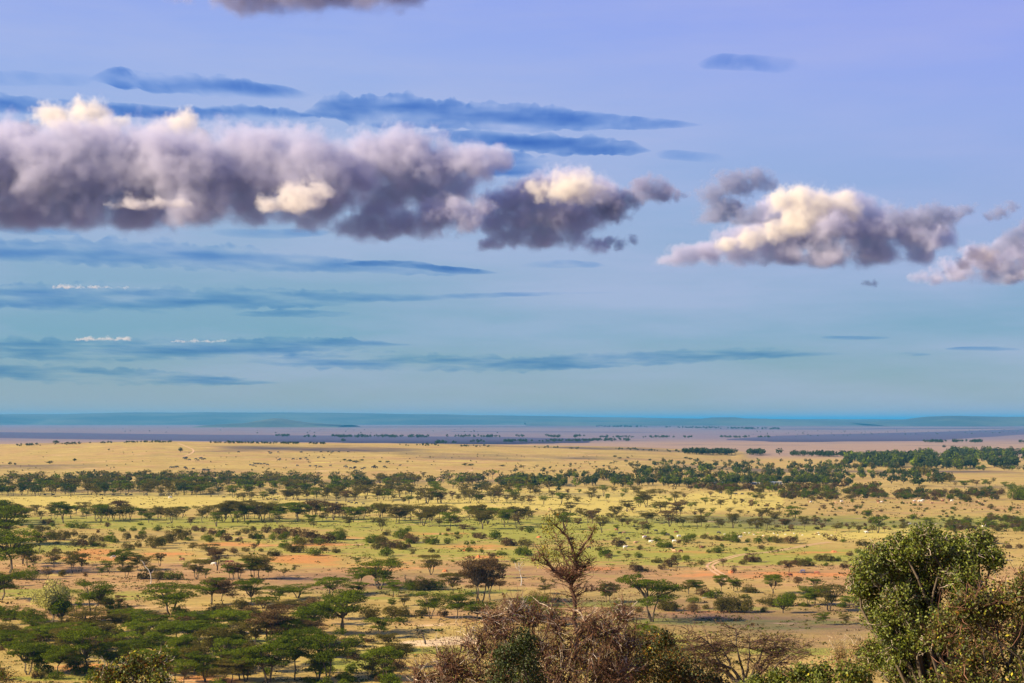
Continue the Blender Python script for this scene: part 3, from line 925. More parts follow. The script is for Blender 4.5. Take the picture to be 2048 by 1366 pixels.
def proto(key, parts):
    (tv, tq), (lv, lq) = parts
    PROTO[key] = (fastmesh('trunk', tv, tq, [M['bark']]), fastmesh('crown', lv, lq, [M['olive']]))


def proto1(key, parts):
    v, q_, i = merge(parts)
    PROTO[key] = fastmesh('tree', v, q_, [M['bark'], M['olive']], i)


for k in range(9):      # near: seen 40-100 px tall in the photograph
    proto(('near', k), acacia_parts(100 + k, 11000, .0135, 1.15 + .12 * (k % 3), 1 + k % 4 if k % 4 < 3 else 2, .060, 0, .62 + .08 * (k % 3), trunk_h=.34 + .05 * (k % 3)))
for k in range(12):     # mid
    proto(('mid', k), acacia_parts(200 + k, 2800, .022, 1.0 + .16 * (k % 4), 1 + k % 3, .075, 0, .65, trunk_h=.40 + .05 * (k % 3)))
for k in range(8):      # far
    proto1(('far', k), acacia_parts(300 + k, 700, .042, 1.05 + .15 * (k % 4), 1 + k % 2, .08, 0, .6, 1))
for k in range(7):
    proto(('bushnear', k), bush_parts(400 + k, 3800, .030, 5 + k % 4, 1.7 + .25 * (k % 3)))
for k in range(10):
    proto1(('bush', k), bush_parts(500 + k, 1300, .045, 4 + k % 4, 1.3 + .2 * (k % 4)))
for k in range(4):
    proto(('round', k), bush_parts(600 + k, 3600, .024, 7 + k, 1.0, trunk=.34, shell=.5))
for k in range(5):
    proto1(('roundfar', k), bush_parts(650 + k, 420, .055, 5, .95, trunk=.28))

LIST = []      # every plant that is placed, for the labels at the end


def setmat(o, slot, mat):
    o.material_slots[slot].link = 'OBJECT'
    o.material_slots[slot].material = M[mat]


def place(kind, k, px, py, hpx, leafm='olive', name='acacia_tree', wpx=None, rot=None, bark='bark', data=None):
    p = at(px, py)
    s = hpx / F * p.y
    me = PROTO[(kind, k)]
    rot = rnd.uniform(0, 6.28) if rot is None else rot
    if isinstance(me, tuple):
        base_w = None
        o = empty(name, p)
        tr = link('trunk' if 'bush' not in kind else 'stems', me[0], o)
        cr_ = link('crown' if 'bush' not in kind else 'foliage', me[1], o)
        setmat(tr, 0, bark); setmat(cr_, 0, leafm)
        dims = me[1]
    else:
        o = link(name, me)
        o.location = p
        setmat(o, 0, bark); setmat(o, 1, leafm)
        dims = me
    sx = s
    if wpx:
        key = dims.name
        if key not in WID:
            co = np.empty(len(dims.vertices) * 3); dims.vertices.foreach_get('co', co); co = co.reshape(-1, 3)
            WID[key] = float(np.percentile(np.abs(co[:, :2]), 97) * 2)
        sx = wpx / F * p.y / WID[key]
    o.rotation_euler = (0, 0, rot)
    o.scale = (sx, sx, s)
    LIST.append(dict(o=o, px=px, py=py, h=hpx, w=wpx, leaf=leafm, name=name, label=data))
    return o


WID = {}

# ---- the trees, column, base row and height read crop by crop: (x, base, height[, colour[, width]])
g_, o_, r_, b_ = 'green', 'olive', 'rust', 'bright'
CROPS = []


def crop(x0, y0, k, txt, bush=False):
    for tok in txt.split():
        f = tok.split(',')
        x, y, h = float(f[0]), float(f[1]), float(f[2])
        c = {'g': 'green', 'o': 'olive', 'r': 'rust', 'b': 'bright'}[f[3]] if len(f) > 3 and f[3] else None
        w = float(f[4]) / k if len(f) > 4 else None
        CROPS.append((x / k + x0, y / k + y0, h / k, c, w, bush))


crop(0, 960, 5.851, '10,475,190 60,440,130 150,500,200 190,400,100 262,480,150 310,430,90 410,415,120 480,460,90 605,455,155 655,455,140 745,500,235 775,420,110 890,405,100 970,405,140 1010,450,120 1130,480,180 1180,490,190 1225,460,150 1265,475,150 1330,470,110 1400,462,200 1455,468,155 1525,468,140 1650,475,140 1745,505,110,g 1700,460,90 1800,465,130 1850,450,130 1885,450,120 1950,470,130 2010,500,170 320,1010,170 385,1020,120 630,1030,180 850,1090,170 950,1080,200 840,1000,150 1260,1080,130 1190,1130,110 1430,1060,230 1480,1160,200 1610,1050,160 1700,1060,150 1870,1010,140 1760,1150,140 560,1160,110 1000,1160,80,r')
crop(350, 960, 5.851, '20,460,140 90,440,120 185,530,90,r 320,500,190 375,440,120 485,545,160,g 455,380,80 570,490,200 600,460,160 680,495,230 730,505,130,g 650,400,130 810,480,180 850,460,200 790,450,90 935,460,140 1030,490,220 985,460,150 1110,460,170 1195,510,140,g 1225,470,200,g 1135,520,60 1435,490,210 1415,430,140 1590,540,130 1560,440,170 1640,440,190 1700,440,180 1775,460,170 1860,470,190 1730,490,100 1975,460,150 1920,440,120 855,545,55,g 1495,515,50 1620,560,70 2035,560,120 740,240,80 800,240,90 895,235,90 1035,235,90,g 1300,235,110 1320,235,90 1380,230,110 1440,235,110 1545,235,110 1640,240,140 1750,245,90 1890,240,110 2000,260,120 420,195,90 640,185,100 400,890,130,o,240 490,1060,255,r,260 210,840,100 930,840,90,r 975,780,80,g 260,1165,210 910,1160,230 995,1165,270,o,340 640,1170,170 690,1170,180 750,1160,160 1090,1130,110 1280,1120,70 360,1150,110,g 120,1050,70 1400,1060,60')
crop(700, 960, 5.851, '50,250,110 320,245,130 510,240,70 690,280,90,g 630,290,80 800,270,80 905,275,170 950,270,90 1030,275,170 1065,275,120 1270,260,90 1410,270,150 1500,270,90,g 1540,265,90 1665,265,160 1735,250,100 1835,260,80 1930,280,100 2010,290,100 185,240,50 390,235,120 580,200,110 715,200,140 1340,230,110 1195,230,90 1975,110,60 1540,140,60 80,180,90 45,495,170 100,460,120 165,450,130 235,440,130 380,480,200 350,440,150 270,530,80 370,600,140 535,500,200 575,500,160 640,470,110 710,470,160 650,450,130 820,520,120,g 865,540,240 925,500,160 955,480,140 905,450,130 1050,450,140 1090,470,170 1045,540,80 1170,570,180 1250,550,110,r 1215,440,110 1265,420,80 1400,460,140 1440,440,110 1510,520,210 1550,575,210 1610,520,180 1655,440,110 1700,420,90 1810,550,210 1780,500,150 1850,500,130 1945,560,130 1975,520,190 1920,440,120 2030,460,110 1330,620,100,r 735,900,80 1260,720,70 945,1110,215,o,250 85,1000,90 1770,1150,160 1660,960,100')
crop(1050, 960, 5.851, '60,295,100 220,285,90 320,210,80 425,280,120,g 500,270,80 610,290,90 525,380,110 500,180,70 640,160,50 770,240,100 810,180,90 860,240,60 760,150,60 920,190,120,g 965,250,80 1040,160,80 1140,220,60 1170,180,80 1195,370,120 1255,380,60 1270,150,70 1310,180,90 1410,320,200 1310,300,100 1340,320,110 1580,190,80 1510,180,70 1640,170,50 1760,260,120 1860,230,70 1690,270,60 1640,220,30 1860,330,90 1940,345,80 1990,330,70 1590,375,110,o,200 1520,360,80 1640,350,90 1770,430,160 1820,410,90 1690,545,180 2015,560,130,o,210 1850,545,100 1780,540,80 1990,430,60 60,480,120 30,460,100 650,460,120 790,510,140,r 740,500,130 850,420,80 1060,470,150 970,460,70 1020,480,90 1135,545,120 1205,550,70 1230,510,60 1290,530,60 1430,500,110,o,170 1480,500,110 1395,630,130 1440,630,100 1310,610,50 900,620,170 465,580,190,g 620,560,110,r 420,500,150 1075,600,70 1025,690,60 890,930,60 980,950,80,r 1200,940,70 20,370,60')
crop(1400, 960, 5.851, '60,290,80 145,280,60 125,200,60 360,225,140 575,205,55 655,245,90 725,250,80 830,205,35 1040,165,70 460,110,40 240,325,90 410,310,60 490,300,70 600,335,75 650,310,60 790,330,55 930,370,70,o,150 1320,280,80 1550,325,60 1450,370,75 1785,290,65 15,430,90 150,400,70 345,400,70 470,410,60 95,450,70 720,455,100,o,170 780,420,90 870,520,150,o,170 1100,475,150 385,565,160,o,170 20,545,120 225,560,100 260,560,70 585,570,100 670,585,125 780,590,130 970,570,110 1000,570,90 1070,605,75 1225,580,150,o,150 1355,530,90 1430,590,80 1605,605,90,o,150 1970,460,100 1800,570,65 1860,620,80 1745,600,60 270,1020,90,r 1045,1090,140,r 2020,620,80')
crop(1700, 900, 5.885, '330,980,190,g,210 215,805,90 110,970,80 405,960,60 630,970,110 925,910,110,g,190 1100,860,55 740,825,60 1240,1000,70 1210,830,50 1350,455,90,g 1825,460,80 1240,430,45 1180,390,60 1440,410,60 1490,430,70 1590,440,90,g 1640,430,60 1690,390,60 1370,880,50,g 1500,910,60 1680,950,60 1950,990,70')
NEARSTART = len(CROPS)
crop(0, 1150, 5.389, '95,120,120 1015,425,350,g,470 1290,340,110 1840,430,300,g,580 915,640,260,r,420 910,1065,440,r,490 300,1075,330,g,420 400,1060,250,o,300 460,1040,260,g,300 630,1100,320,g,420 1500,900,280,b,400 1190,1040,280,o,300 480,740,180,o,300 850,740,200,o,380 90,800,180,g,330 560,660,130,g,280 1320,560,180,o,340 1640,620,170,g,420 1900,700,200,b,360 1960,940,260,o,300 1700,900,220,g,300')
crop(350, 1150, 5.389, '395,320,260,g,330 520,325,260,r,300 810,330,260,g,330 1110,280,150,g,330 1320,250,140,g,380 1690,225,180,b,380 620,640,250,b,400 1030,760,430,r,540 860,770,250,o,240 1800,640,420,g,520 1450,640,280,g,420 430,970,360,o,380 150,760,230,b,300 80,930,280,o,300 540,900,250,g,330 1290,1130,480,g,430 1630,1150,540,g,480 1550,1130,260,o,300 1000,1165,390,g,560 600,1165,260,o,400 100,1165,220,g,360 300,560,160,o,360 1360,420,130,r,340 960,360,110,g,330 1180,420,130,o,300 700,1130,200,g,300')
crop(680, 1150, 5.389, '430,155,280,g,420 210,110,170,g,260 575,225,160,r,230 1215,200,200,r,300 1520,300,460,r,480 1470,275,350,r,260 1615,290,380,r,260 1720,170,110,r,150 980,470,280,g,330 690,330,100 560,360,90 1270,480,270,g,320 1480,490,180,g,420 430,680,210,g,260 500,820,190,o,280 480,1165,350,g,400 640,1000,260,o,330 320,1130,240,o,260 180,200,110,r,240')
crop(1000, 1150, 5.389, '470,110,60 475,200,90,o,150 1185,300,190,o,220 1145,290,150 1640,505,470,g,580 1560,820,250,g,380 1240,480,130,g,260 560,540,190,b,260 350,480,220,g,330')
crop(1340, 1150, 5.389, '200,205,130 290,205,140,g 550,190,175,g,170 685,170,120,g,150 730,170,100 1110,200,185,g,235 1560,325,190,g,330 1500,325,150,g,260 1715,390,260,o,320 1930,345,110,g,220 1645,540,130,g,140 1890,530,90,o,140 1380,130,100,r 1560,150,110,g 2030,200,110')
crop(0, 1150, 5.389, '1250,620,200,o,300 1120,700,190,r,280 700,820,220,o,300 250,860,200,g,280 1760,760,230,g,320 1480,720,190,o,300 1380,960,240,g,320 1850,1060,280,g,340 1560,1090,260,o,320 1060,960,220,o,260 380,620,150,g,260 800,1080,200,g,240')
crop(0, 0, 1, '6,1090,72,g,92 18,1146,78,g,125 -10,1050,46,o,60 2,1200,50,g,80 45,1128,40,o,50')
crop(350, 1150, 5.389, '260,740,230,g,300 420,760,220,o,280 700,720,200,o,260 560,1020,300,g,340 760,1150,330,g,380 1160,980,300,g,340 1420,900,300,g,340 900,1050,260,o,320 330,1150,300,g,340 1240,760,260,g,320 1560,540,230,g,300 1000,560,160,g,320 780,560,170,o,300 1700,480,200,o,280 1480,740,240,r,300 200,1080,280,o,300')
# bushes
crop(0, 960, 5.851, '70,555,80,o 250,540,40,g 365,570,60,g 520,515,60,r 590,520,70,r 610,545,50,g 470,610,90,o 320,650,55,g 560,590,50,o 420,700,110,o 480,735,90,r 590,700,120,o 650,700,90,g 740,705,120,o 860,650,60,o 850,560,80,b,150 960,570,65,g,150 1255,550,65,r 1150,620,40,r 1430,605,55,g 1560,600,60,g 1645,530,40,g 1850,600,75,g 1685,580,35,g 1665,640,60,g 970,690,70,o 1100,720,90,o 880,780,90,o 960,780,90,r 1060,770,80,o 1100,780,50,g 1140,770,60,o 1215,790,55,o 1200,720,70,o 1290,725,110,g 1345,735,60,g 1490,695,90,o 1620,690,60,o 1680,690,60,o 1500,820,100,o 1620,790,80,o 1800,800,150,o 1880,770,110,g 1990,740,150,o 60,740,170,g 660,850,70,r 200,790,60,r 680,750,40,o 730,1130,80,o 330,1165,140,g 200,1160,120,g 1680,1160,110,o 1850,1165,130,o 1980,1165,110,g', True)
crop(350, 960, 5.851, '40,640,100,o 140,650,90,o 240,600,70,r 330,610,70,r 90,705,90,o 165,710,60,g 440,640,80,r 540,640,90,g 380,710,90,g 410,730,80,g 510,670,60,g 610,720,100,r 740,650,60,o 830,630,75,o 915,600,60,o 750,720,60,r 910,690,90,o 980,690,90,g 1070,620,100,r 1150,700,90,b 1230,640,110,r 1310,650,110,r 1240,700,70,g 1290,690,90,g 1430,670,110,r 1540,680,110,r 1640,680,90,r 1600,740,80,r 1430,750,110,g 1500,760,90,o 1280,800,90,b 1380,850,120,o 1450,850,110,o 1690,760,90,g 1790,740,110,r 1900,700,140,g 1950,700,80,g 1140,890,85,o 1200,890,70,o 1640,885,95,g,200 1740,830,60,o 1880,855,70,o 690,860,75,r 830,840,60,o 1010,840,40,o 400,980,80,g 60,910,25,g 1390,1055,35,g 40,1165,100,g', True)
crop(700, 960, 5.851, '240,740,110,g 330,740,90,g 430,650,70,o 380,750,110,o 440,800,100,r 310,815,80,o 540,800,100,r 620,815,90,o 680,790,60,r 430,890,110,g 485,985,95,g 600,690,120,g 680,600,60,g 690,730,110,r 740,740,110,r 690,745,60,g 900,740,80,o 960,755,100,g,170 1055,645,35,g 1125,655,40,g 1140,750,75,g 1150,600,45,r 1255,640,45,g 1440,640,30,g 1540,690,80,r 1480,680,60,r 1695,690,110,g 1370,760,50,g 1435,750,50,g 1400,835,60,g 1540,845,45,g 955,850,55,o 1030,850,20,g 335,970,35,g 750,980,35,g 1205,960,30,g 1830,770,100,r 1910,770,80,r 2020,760,90,o 1980,880,100,g 2030,870,100,g 1770,880,50,g,120 1920,970,60,g 1440,590,40,r 2010,590,50,o', True)
crop(1050, 960, 5.851, '60,620,80,g 1090,780,110,r,150 1540,720,60,g 1620,790,95,g,170 1690,790,70,g 1340,820,65,o 1440,700,40,r 1630,650,60,g 1900,735,110,g 1970,680,60,g 1720,700,50,g 1800,740,45,r 860,830,60,o 940,890,110,g 1095,860,35,g 1330,910,70,g 1540,970,55,o,130 1760,930,80,o 1880,940,70,g 1600,1050,80,r 1700,1020,110,r 1290,1070,110,r,160 1350,1060,60,o 1420,1070,50,o 1330,1140,60,g 30,780,90,o 20,890,100,g 530,700,50,r', True)
crop(1400, 960, 5.851, '50,690,65,o 130,700,50,o 195,705,60,o 240,710,60,o 310,710,60,o 380,730,115,g 450,730,50,g 560,730,50,g 685,730,75,g,120 800,720,75,g 870,730,80,g 910,740,85,o 1050,745,90,r 1110,710,60,g 1880,765,70,o,150 2010,815,80,r 210,855,90,g,140 105,855,45,g 255,780,40,g 425,810,20,g 535,830,45,g 830,825,50,g 720,810,50,r 500,990,65,o 580,960,105,r 650,960,100,r 15,990,60,o 930,1000,55,g 1120,940,30,g 1150,1000,90,o 1220,1010,90,o 1270,960,60,g 1390,950,80,o 1510,950,90,o,130 1310,1010,55,o 1690,1030,80,r 1620,950,55,g 1850,860,65,g 1930,900,90,g 1750,890,60,r 395,1080,60,r 740,105,40,g 1680,730,40,g 1520,700,40,r 1575,715,50,r 1250,785,25,g 1480,1010,50,g', True)
crop(1700, 900, 5.885, '445,1060,55,g 1650,1100,110,r,180 1850,1160,70,r 2000,1160,60,r 1200,750,35,g 1660,690,45,o 1890,715,45,g 1380,910,80,g 1640,900,60,g 1700,900,60,g 1840,910,60,g 2020,960,80,g 750,810,60,g 2010,590,170,g,260 1900,470,90,g', True)
crop(0, 1150, 5.389, '30,480,140,g,170 150,480,140,g,180 290,500,150,g,220 430,510,130,g,200 100,640,130,o,300 60,780,130,g,260 330,720,140,o,260 640,700,120,o,260 700,560,110,o,220 1000,600,120,o,260 1250,760,160,o,300 1060,800,140,r,280 620,900,180,o,330 780,940,130,o,200 1350,470,120,o,230 1560,450,90,g,200 1950,480,90,g,200 20,1130,120,g,120 600,1120,90,g,200 450,1105,60,o,160 1180,420,40,o,80 960,430,45,o,70', True)
crop(350, 1150, 5.389, '60,440,120,g,200 480,420,110,o,260 700,370,130,o,200 330,500,110,o,240 100,560,120,g,260 1060,740,60,r,160 300,860,170,o,330 200,1020,190,o,260 640,1000,130,g,260 760,1040,120,o,240 1840,1150,110,g,170 1500,1150,40,g,160 1480,330,90,r,240 1830,300,90,o,260 1900,760,50,o,160 480,1040,120,r,240 330,1100,110,o,220', True)
crop(680, 1150, 5.389, '760,165,120,g,180 850,165,150,o,200 960,160,120,o,180 1050,160,125,g,170 330,470,140,o,220 560,440,110,o,200 680,450,110,o,190 880,440,90,o,150 1110,450,90,r,120 640,505,60,g,190 20,1130,90,g,120 120,1150,60,g,160 1290,180,18,g,60 430,1150,120,r,140 300,720,60,r,150', True)
crop(1000, 1150, 5.389, '1800,385,130,o,200 1500,400,70,o,120 1300,440,60,r,120 400,330,150,o,300 1250,330,50,g,70 1740,300,60,o,120', True)
crop(1340, 1150, 5.389, '240,400,110,r,140 390,365,50,o,100 560,405,170,o,210 660,400,200,o,230 790,405,190,o,220 1010,400,60,o,90 1130,340,130,o,220 850,190,90,o,150 250,300,70,g,150 1840,420,30,g,80 380,230,90,r,160 470,250,100,g,170 800,250,40,g,120 1000,300,60,o,120 1440,340,50,g,120 1600,350,30,g,90 1860,350,60,g,120 20,390,110,o,120', True)

kn = 0
SMALL = []
_ac = sorted([c_[2] for c_ in CROPS if not c_[5]], reverse=True)
AC_MIN = _ac[296] if len(_ac) > 297 else 0
_bu = sorted([c_[2] for c_ in CROPS if c_[5]], reverse=True)
BU_MIN = _bu[289] if len(_bu) > 290 else 0
for i, (px, py, h, c, w, bush) in enumerate(CROPS):
    kn += 1
    rc = rnd.random()
    if not bush: h *= 1.14
    if not bush and i >= NEARSTART and not (930 < px < 1020 and c == 'rust') and c in ('olive', 'rust') and rnd.random() < .45: c = rnd.choice(['green', 'bright', 'olive'])
    if bush:
        c = c or 'olive'
        if h < BU_MIN: SMALL.append((px, py, h, c, 'bush')); continue
        if h > 19: place('bushnear', kn % 7, px, py, h * 1.08, c, 'bush', w or h * rnd.uniform(1.25, 1.65))
        else: place('bush', kn % 10, px, py, h * 1.08, c, 'bush', w or h * rnd.uniform(1.2, 1.6))
        continue
    if c is None: c = 'olive' if rc < .62 else ('green' if rc < .85 else 'rust')
    if h < AC_MIN: SMALL.append((px, py, h, c, 'far')); continue
    if w is None: w = h * rnd.uniform(.85, 1.25)
    bk = 'barkred' if c == 'rust' and rc < .5 else 'bark'
    if h > 38 or i >= NEARSTART: place('near', kn % 9, px, py, h, c, 'acacia_tree', w, bark=bk)
    elif h > 17: place('mid', kn % 12, px, py, h, c, 'acacia_tree', w, bark=bk)
    else: place('far', kn % 8, px, py, h, c, 'acacia_tree', w, bark=bk)

# round-crowned trees by name
place('round', 0, 106, 1246, 88, 'pale', 'round_tree', 70, data='pale yellow-topped tree leaning over the dark thicket at lower left')
place('round', 1, 122, 1248, 62, 'green', 'round_tree', 48, data='dark green round tree on a slanting trunk right of the pale yellow tree')
place('round', 2, 121, 1210, 42, 'green', 'round_tree', 44, data='dark crown standing behind the pale yellow tree')
place('round', 3, 214, 1222, 33, 'olive', 'round_tree', 32, data='small loose-crowned tree right of the big dark umbrella acacia')
place('round', 1, 1340 + 1222 / 5.389, 1150 + 412 / 5.389, 40, 'bright', 'round_tree', 34, data='small yellow-green tree in front of a darker twin, right of the big brown shrub')
place('round', 2, 1340 + 1297 / 5.389, 1150 + 332 / 5.389, 29, 'green', 'round_tree', 32, data='darker twin behind the small yellow-green tree')

# dense acacias of the far belt: individuals until the rules' limit, nearest first
belt = []
for _ in range(900):
    px = rnd.uniform(-60, 1120)
    front = 994 if px < 420 else (1000 if px < 700 else 1004)
    py = rnd.uniform(965, front) if rnd.random() < .9 else rnd.uniform(958, 966)
    if px > 700 and rnd.random() < (px - 700) / 500: continue
    if px > 420 and py > 985 and rnd.random() < .55: continue
    belt.append((px, py))
belt = belt[:430]
rowfill = [(rnd.uniform(-40, 1120), rnd.gauss(1033, 3.2)) for _ in range(26)]
near_n = sum(1 for e in LIST if e['name'] == 'acacia_tree')
belt.sort(key=lambda q_: -q_[1])
room = max(0, 20)
MASS = [(px, py, rnd.uniform(16, 24) * (py - HZ) / 145 + 2, rnd.choice(['olive', 'green', 'olive', 'far'])) for px, py in belt]


# ------------------------------------------------------------------ woods, one object each
def tables(kind, nk):
    out = []
    for k in range(nk):
        me = PROTO[(kind, k)]
        v = np.empty(len(me.vertices) * 3); me.vertices.foreach_get('co', v)
        q_ = np.empty(len(me.loops), np.int32); me.loops.foreach_get('vertex_index', q_)
        mi = np.empty(len(me.polygons), np.int32); me.polygons.foreach_get('material_index', mi)
        out.append((v.reshape(-1, 3), q_.reshape(-1, 4), mi))
    return out


for k in range(4): proto1(('tiny', k), bush_parts(700 + k, 70, .13, 4, 1.15, trunk=.2, twiggy=0))
for k in range(4): proto1(('tinyac', k), acacia_parts(720 + k, 90, .075, 1.2, 1, .07, 0, .3, 0))
TB = {'far': tables('far', 8), 'tiny': tables('tiny', 4), 'tinyac': tables('tinyac', 4), 'roundfar': tables('roundfar', 5), 'bush': tables('bush', 10)}


def wood(name, items, label, group=None):
    """items: (px, py, height px, colour, kind) -> one object of kind stuff"""
    V, Q, I = [], [], []
    cols = ['bark', 'olive', 'green', 'far', 'rust', 'bright']
    off = 0
    for (px, py, h, c, kd) in items:
        p = at(px, py); s = h / F * p.y
        v, q_, mi = rnd.choice(TB[kd])
        a = rnd.uniform(0, 6.28); ca, sa = math.cos(a) * s, math.sin(a) * s
        w_ = rnd.uniform(.8, 1.25)
        vv = np.stack([(v[:, 0] * ca - v[:, 1] * sa) * w_ + p.x, (v[:, 0] * sa + v[:, 1] * ca) * w_ + p.y, v[:, 2] * s + p.z], 1)
        V.append(vv); Q.append(q_ + off); I.append(np.where(mi == 0, 0, cols.index(c))); off += len(v)
    me = fastmesh(name, np.concatenate(V), np.concatenate(Q), [M[c] for c in cols], np.concatenate(I))
    o = link(name, me)
    return tag(o, label, kind='stuff')


wood('scattered_acacias', SMALL, 'smallest acacias and shrubs scattered between the larger ones')
wood('acacia_woodland', [(px, py, h, c, 'far' if py > 975 else 'tinyac') for px, py, h, c in MASS], 'dense dark belt of umbrella acacias beyond the yellow glade')


def interp(px, xs, ys): return float(np.interp(px, xs, ys))


def region(n, xs, top, bot, hlo, hhi, cols, kinds, clump=0.5, skew=1.0):
    out = []
    while len(out) < n:
        px = rnd.uniform(xs[0], xs[-1])
        t_, b = interp(px, xs, top), interp(px, xs, bot)
        py = t_ + (b - t_) * rnd.random() ** skew
        if noise.noise(Vector((px * .03, py * .16, 4.2))) < rnd.uniform(-1, 1) * (1 - clump) - .05: continue
        out.append((px, py, rnd.uniform(hlo, hhi) * (py - HZ) / 100, rnd.choice(cols), rnd.choice(kinds)))
    return out


fgc = ['far', 'far', 'green', 'far', 'olive']
wood('woodland', region(430, [1000, 1100, 1300, 1500, 1700, 1850, 1900], [968, 956, 944, 938, 930, 940, 962], [976, 975, 974, 973, 974, 972, 968], 10, 16, fgc, ['tiny', 'roundfar'], .7)
     + region(90, [1180, 1350, 1560, 1700], [966, 962, 962, 966], [974, 973, 973, 973], 12, 16, ['far', 'green'], ['roundfar'], .9),
     'dark bushy riverine wood crossing the middle right')
wood('forest', region(520, [1690, 1800, 1850, 1900, 2050, 2250], [921, 916, 909, 907, 908, 906], [933, 936, 938, 940, 934, 932], 16, 26, ['far', 'far', 'far', 'green'], ['tiny', 'roundfar'], .85),
     'dense dark forest block at the right under the pink plain')
wood('scattered_thicket', region(190, [1240, 1500, 1800, 2100], [925, 920, 926, 930], [950, 945, 940, 945], 6, 12, fgc, ['tiny'], .6)
     + region(120, [1000, 1250, 1500], [938, 925, 925], [960, 955, 945], 5, 9, ['olive', 'far'], ['tiny', 'tinyac'], .5),
     'low broken thicket between the ridge foot and the riverine wood')
wood('treeline', region(90, [1365, 1440, 1560], [906, 908, 908], [908, 910, 911], 14, 20, ['far'], ['tiny'], .9, 1)
     + region(85, [1570, 1680, 1815], [911, 912, 912], [913, 914, 914], 12, 18, ['far'], ['tiny'], .85)
     + region(60, [1700, 1760, 1840], [921, 921, 921], [926, 926, 926], 12, 17, ['far'], ['tiny'], .9),
     'two dark rows of trees on the plain behind the ridge end')
wood('far_treeline', region(170, [550, 700, 1180], [872, 873, 873], [874, 876, 876], 12, 19, ['far'], ['tiny'], .8)
     + region(150, [870, 1024, 1260], [885, 882, 880], [888, 885, 883], 10, 15, ['far'], ['tiny'], .8)
     + region(110, [1200, 1540], [873.5, 874], [876, 876], 9, 14, ['far'], ['tiny'], .8)
     + region(90, [1830, 2120], [884, 883.5], [886, 886], 12, 17, ['far'], ['tiny'], .8)
     + region(140, [1190, 1560], [852, 858], [854, 860], 16, 26, ['far'], ['tiny'], .8)
     + region(120, [1500, 2100], [862, 859], [875, 866], 4, 9, ['far'], ['tiny'], .5)
     + region(60, [-60, 1000], [850, 852], [866, 868], 6, 12, ['far'], ['tiny'], .3),
     'thin blue tree lines ruled across the distant plain')
wood('belt_edge', region(165, [-60, 200, 420, 700, 1000, 1120], [962, 960, 962, 963, 962, 966], [972, 970, 971, 970, 970, 972], 9, 15, ['far', 'olive', 'green'], ['tiny', 'roundfar'], .75)
     + region(60, [150, 250, 420], [948, 946, 950], [963, 962, 963], 6, 10, ['far', 'olive'], ['tiny'], .6),
     'dark leafier trees along the back of the acacia belt')
wood('low_scrub', region(330, [1560, 1750, 2120], [986, 984, 982], [998, 1002, 1004], 4.5, 9, ['olive', 'green', 'rust', 'far'], ['bush', 'tiny', 'tinyac'], .65)
     + region(230, [1480, 1700, 2120], [1000, 1002, 1004], [1056, 1062, 1064], 1.6, 3.6, ['olive', 'green', 'rust'], ['bush'], .55)
     + region(90, [1900, 2120], [1040, 1036], [1062, 1064], 3.5, 7.5, ['olive', 'green', 'rust'], ['bush', 'tinyac'], .7)
     + region(120, [1380, 1560, 1760], [975, 974, 974], [985, 986, 988], 6, 11, ['olive', 'green', 'rust'], ['bush', 'tiny'], .6),
     'low dark scrub dotted over the brown flat at the right')

wood('undergrowth', [(px, py, rnd.uniform(14, 28), rnd.choice(['olive', 'bright', 'green', 'rust', 'green']), rnd.choice(['bush', 'bush', 'far']))
                     for px, py in [(rnd.uniform(-40, 800), 0) for _ in range(150)] for py in [rnd.uniform(1225 + max(0, px - 600) * .5, 1395)]],
     'tangled shrubs filling the gaps of the front grove')

# ridge trees: small but standing alone
RIDGE = [(112, 888, 8, 12), (30, 931, 6, 6), (20, 930, 7, 7), (100, 928, 7, 12), (149, 923, 7, 7), (361, 905, 11, 9), (218, 901, 4, 5), (686, 884, 8, 10), (500, 952, 10, 9),
         (487, 952, 7, 10), (532, 954, 9, 9), (543, 955, 10, 8), (448, 952, 7, 8), (410, 962, 9, 11), (425, 962, 8, 10), (386, 962, 8, 8), (300, 945, 5, 6), (345, 957, 7, 9), (335, 952, 5, 6), (690, 922, 5, 8),
         (700, 924, 6, 8), (712, 926, 6, 14), (724, 922, 4, 9), (760, 925, 4, 8), (775, 926, 5, 9), (815, 924, 3, 5), (930, 931, 5, 14), (942, 932, 5, 12), (1005, 933, 4, 12), (228, 936, 3, 4),
         (180, 955, 8, 10), (210, 955, 7, 8), (240, 956, 7, 9), (198, 951, 6, 7), (258, 950, 6, 7), (270, 952, 7, 7), (1088, 940, 6, 8), (1100, 938, 5, 6), (1150, 944, 7, 8), (1208, 934, 5, 6),
         (1230, 915, 5, 7), (1240, 918, 4, 8), (1255, 916, 3, 6), (1300, 922, 5, 7), (1192, 936, 5, 5), (1372, 918, 5, 8), (1380, 920, 5, 9), (1888, 896, 7, 8), (1886, 938, 8, 7), (1965, 938, 9, 9), (2012, 940, 9, 9)]
for i, (px, py, h, w) in enumerate(RIDGE):
    place('roundfar', i % 5, px, py, h, 'far', 'lone_tree', w)
crest = [(rnd.choice([60, 150, 205, 255, 300, 325, 430, 470, 500, 530, 570, 590, 640]) + rnd.gauss(0, 9), 0) for _ in range(85)]
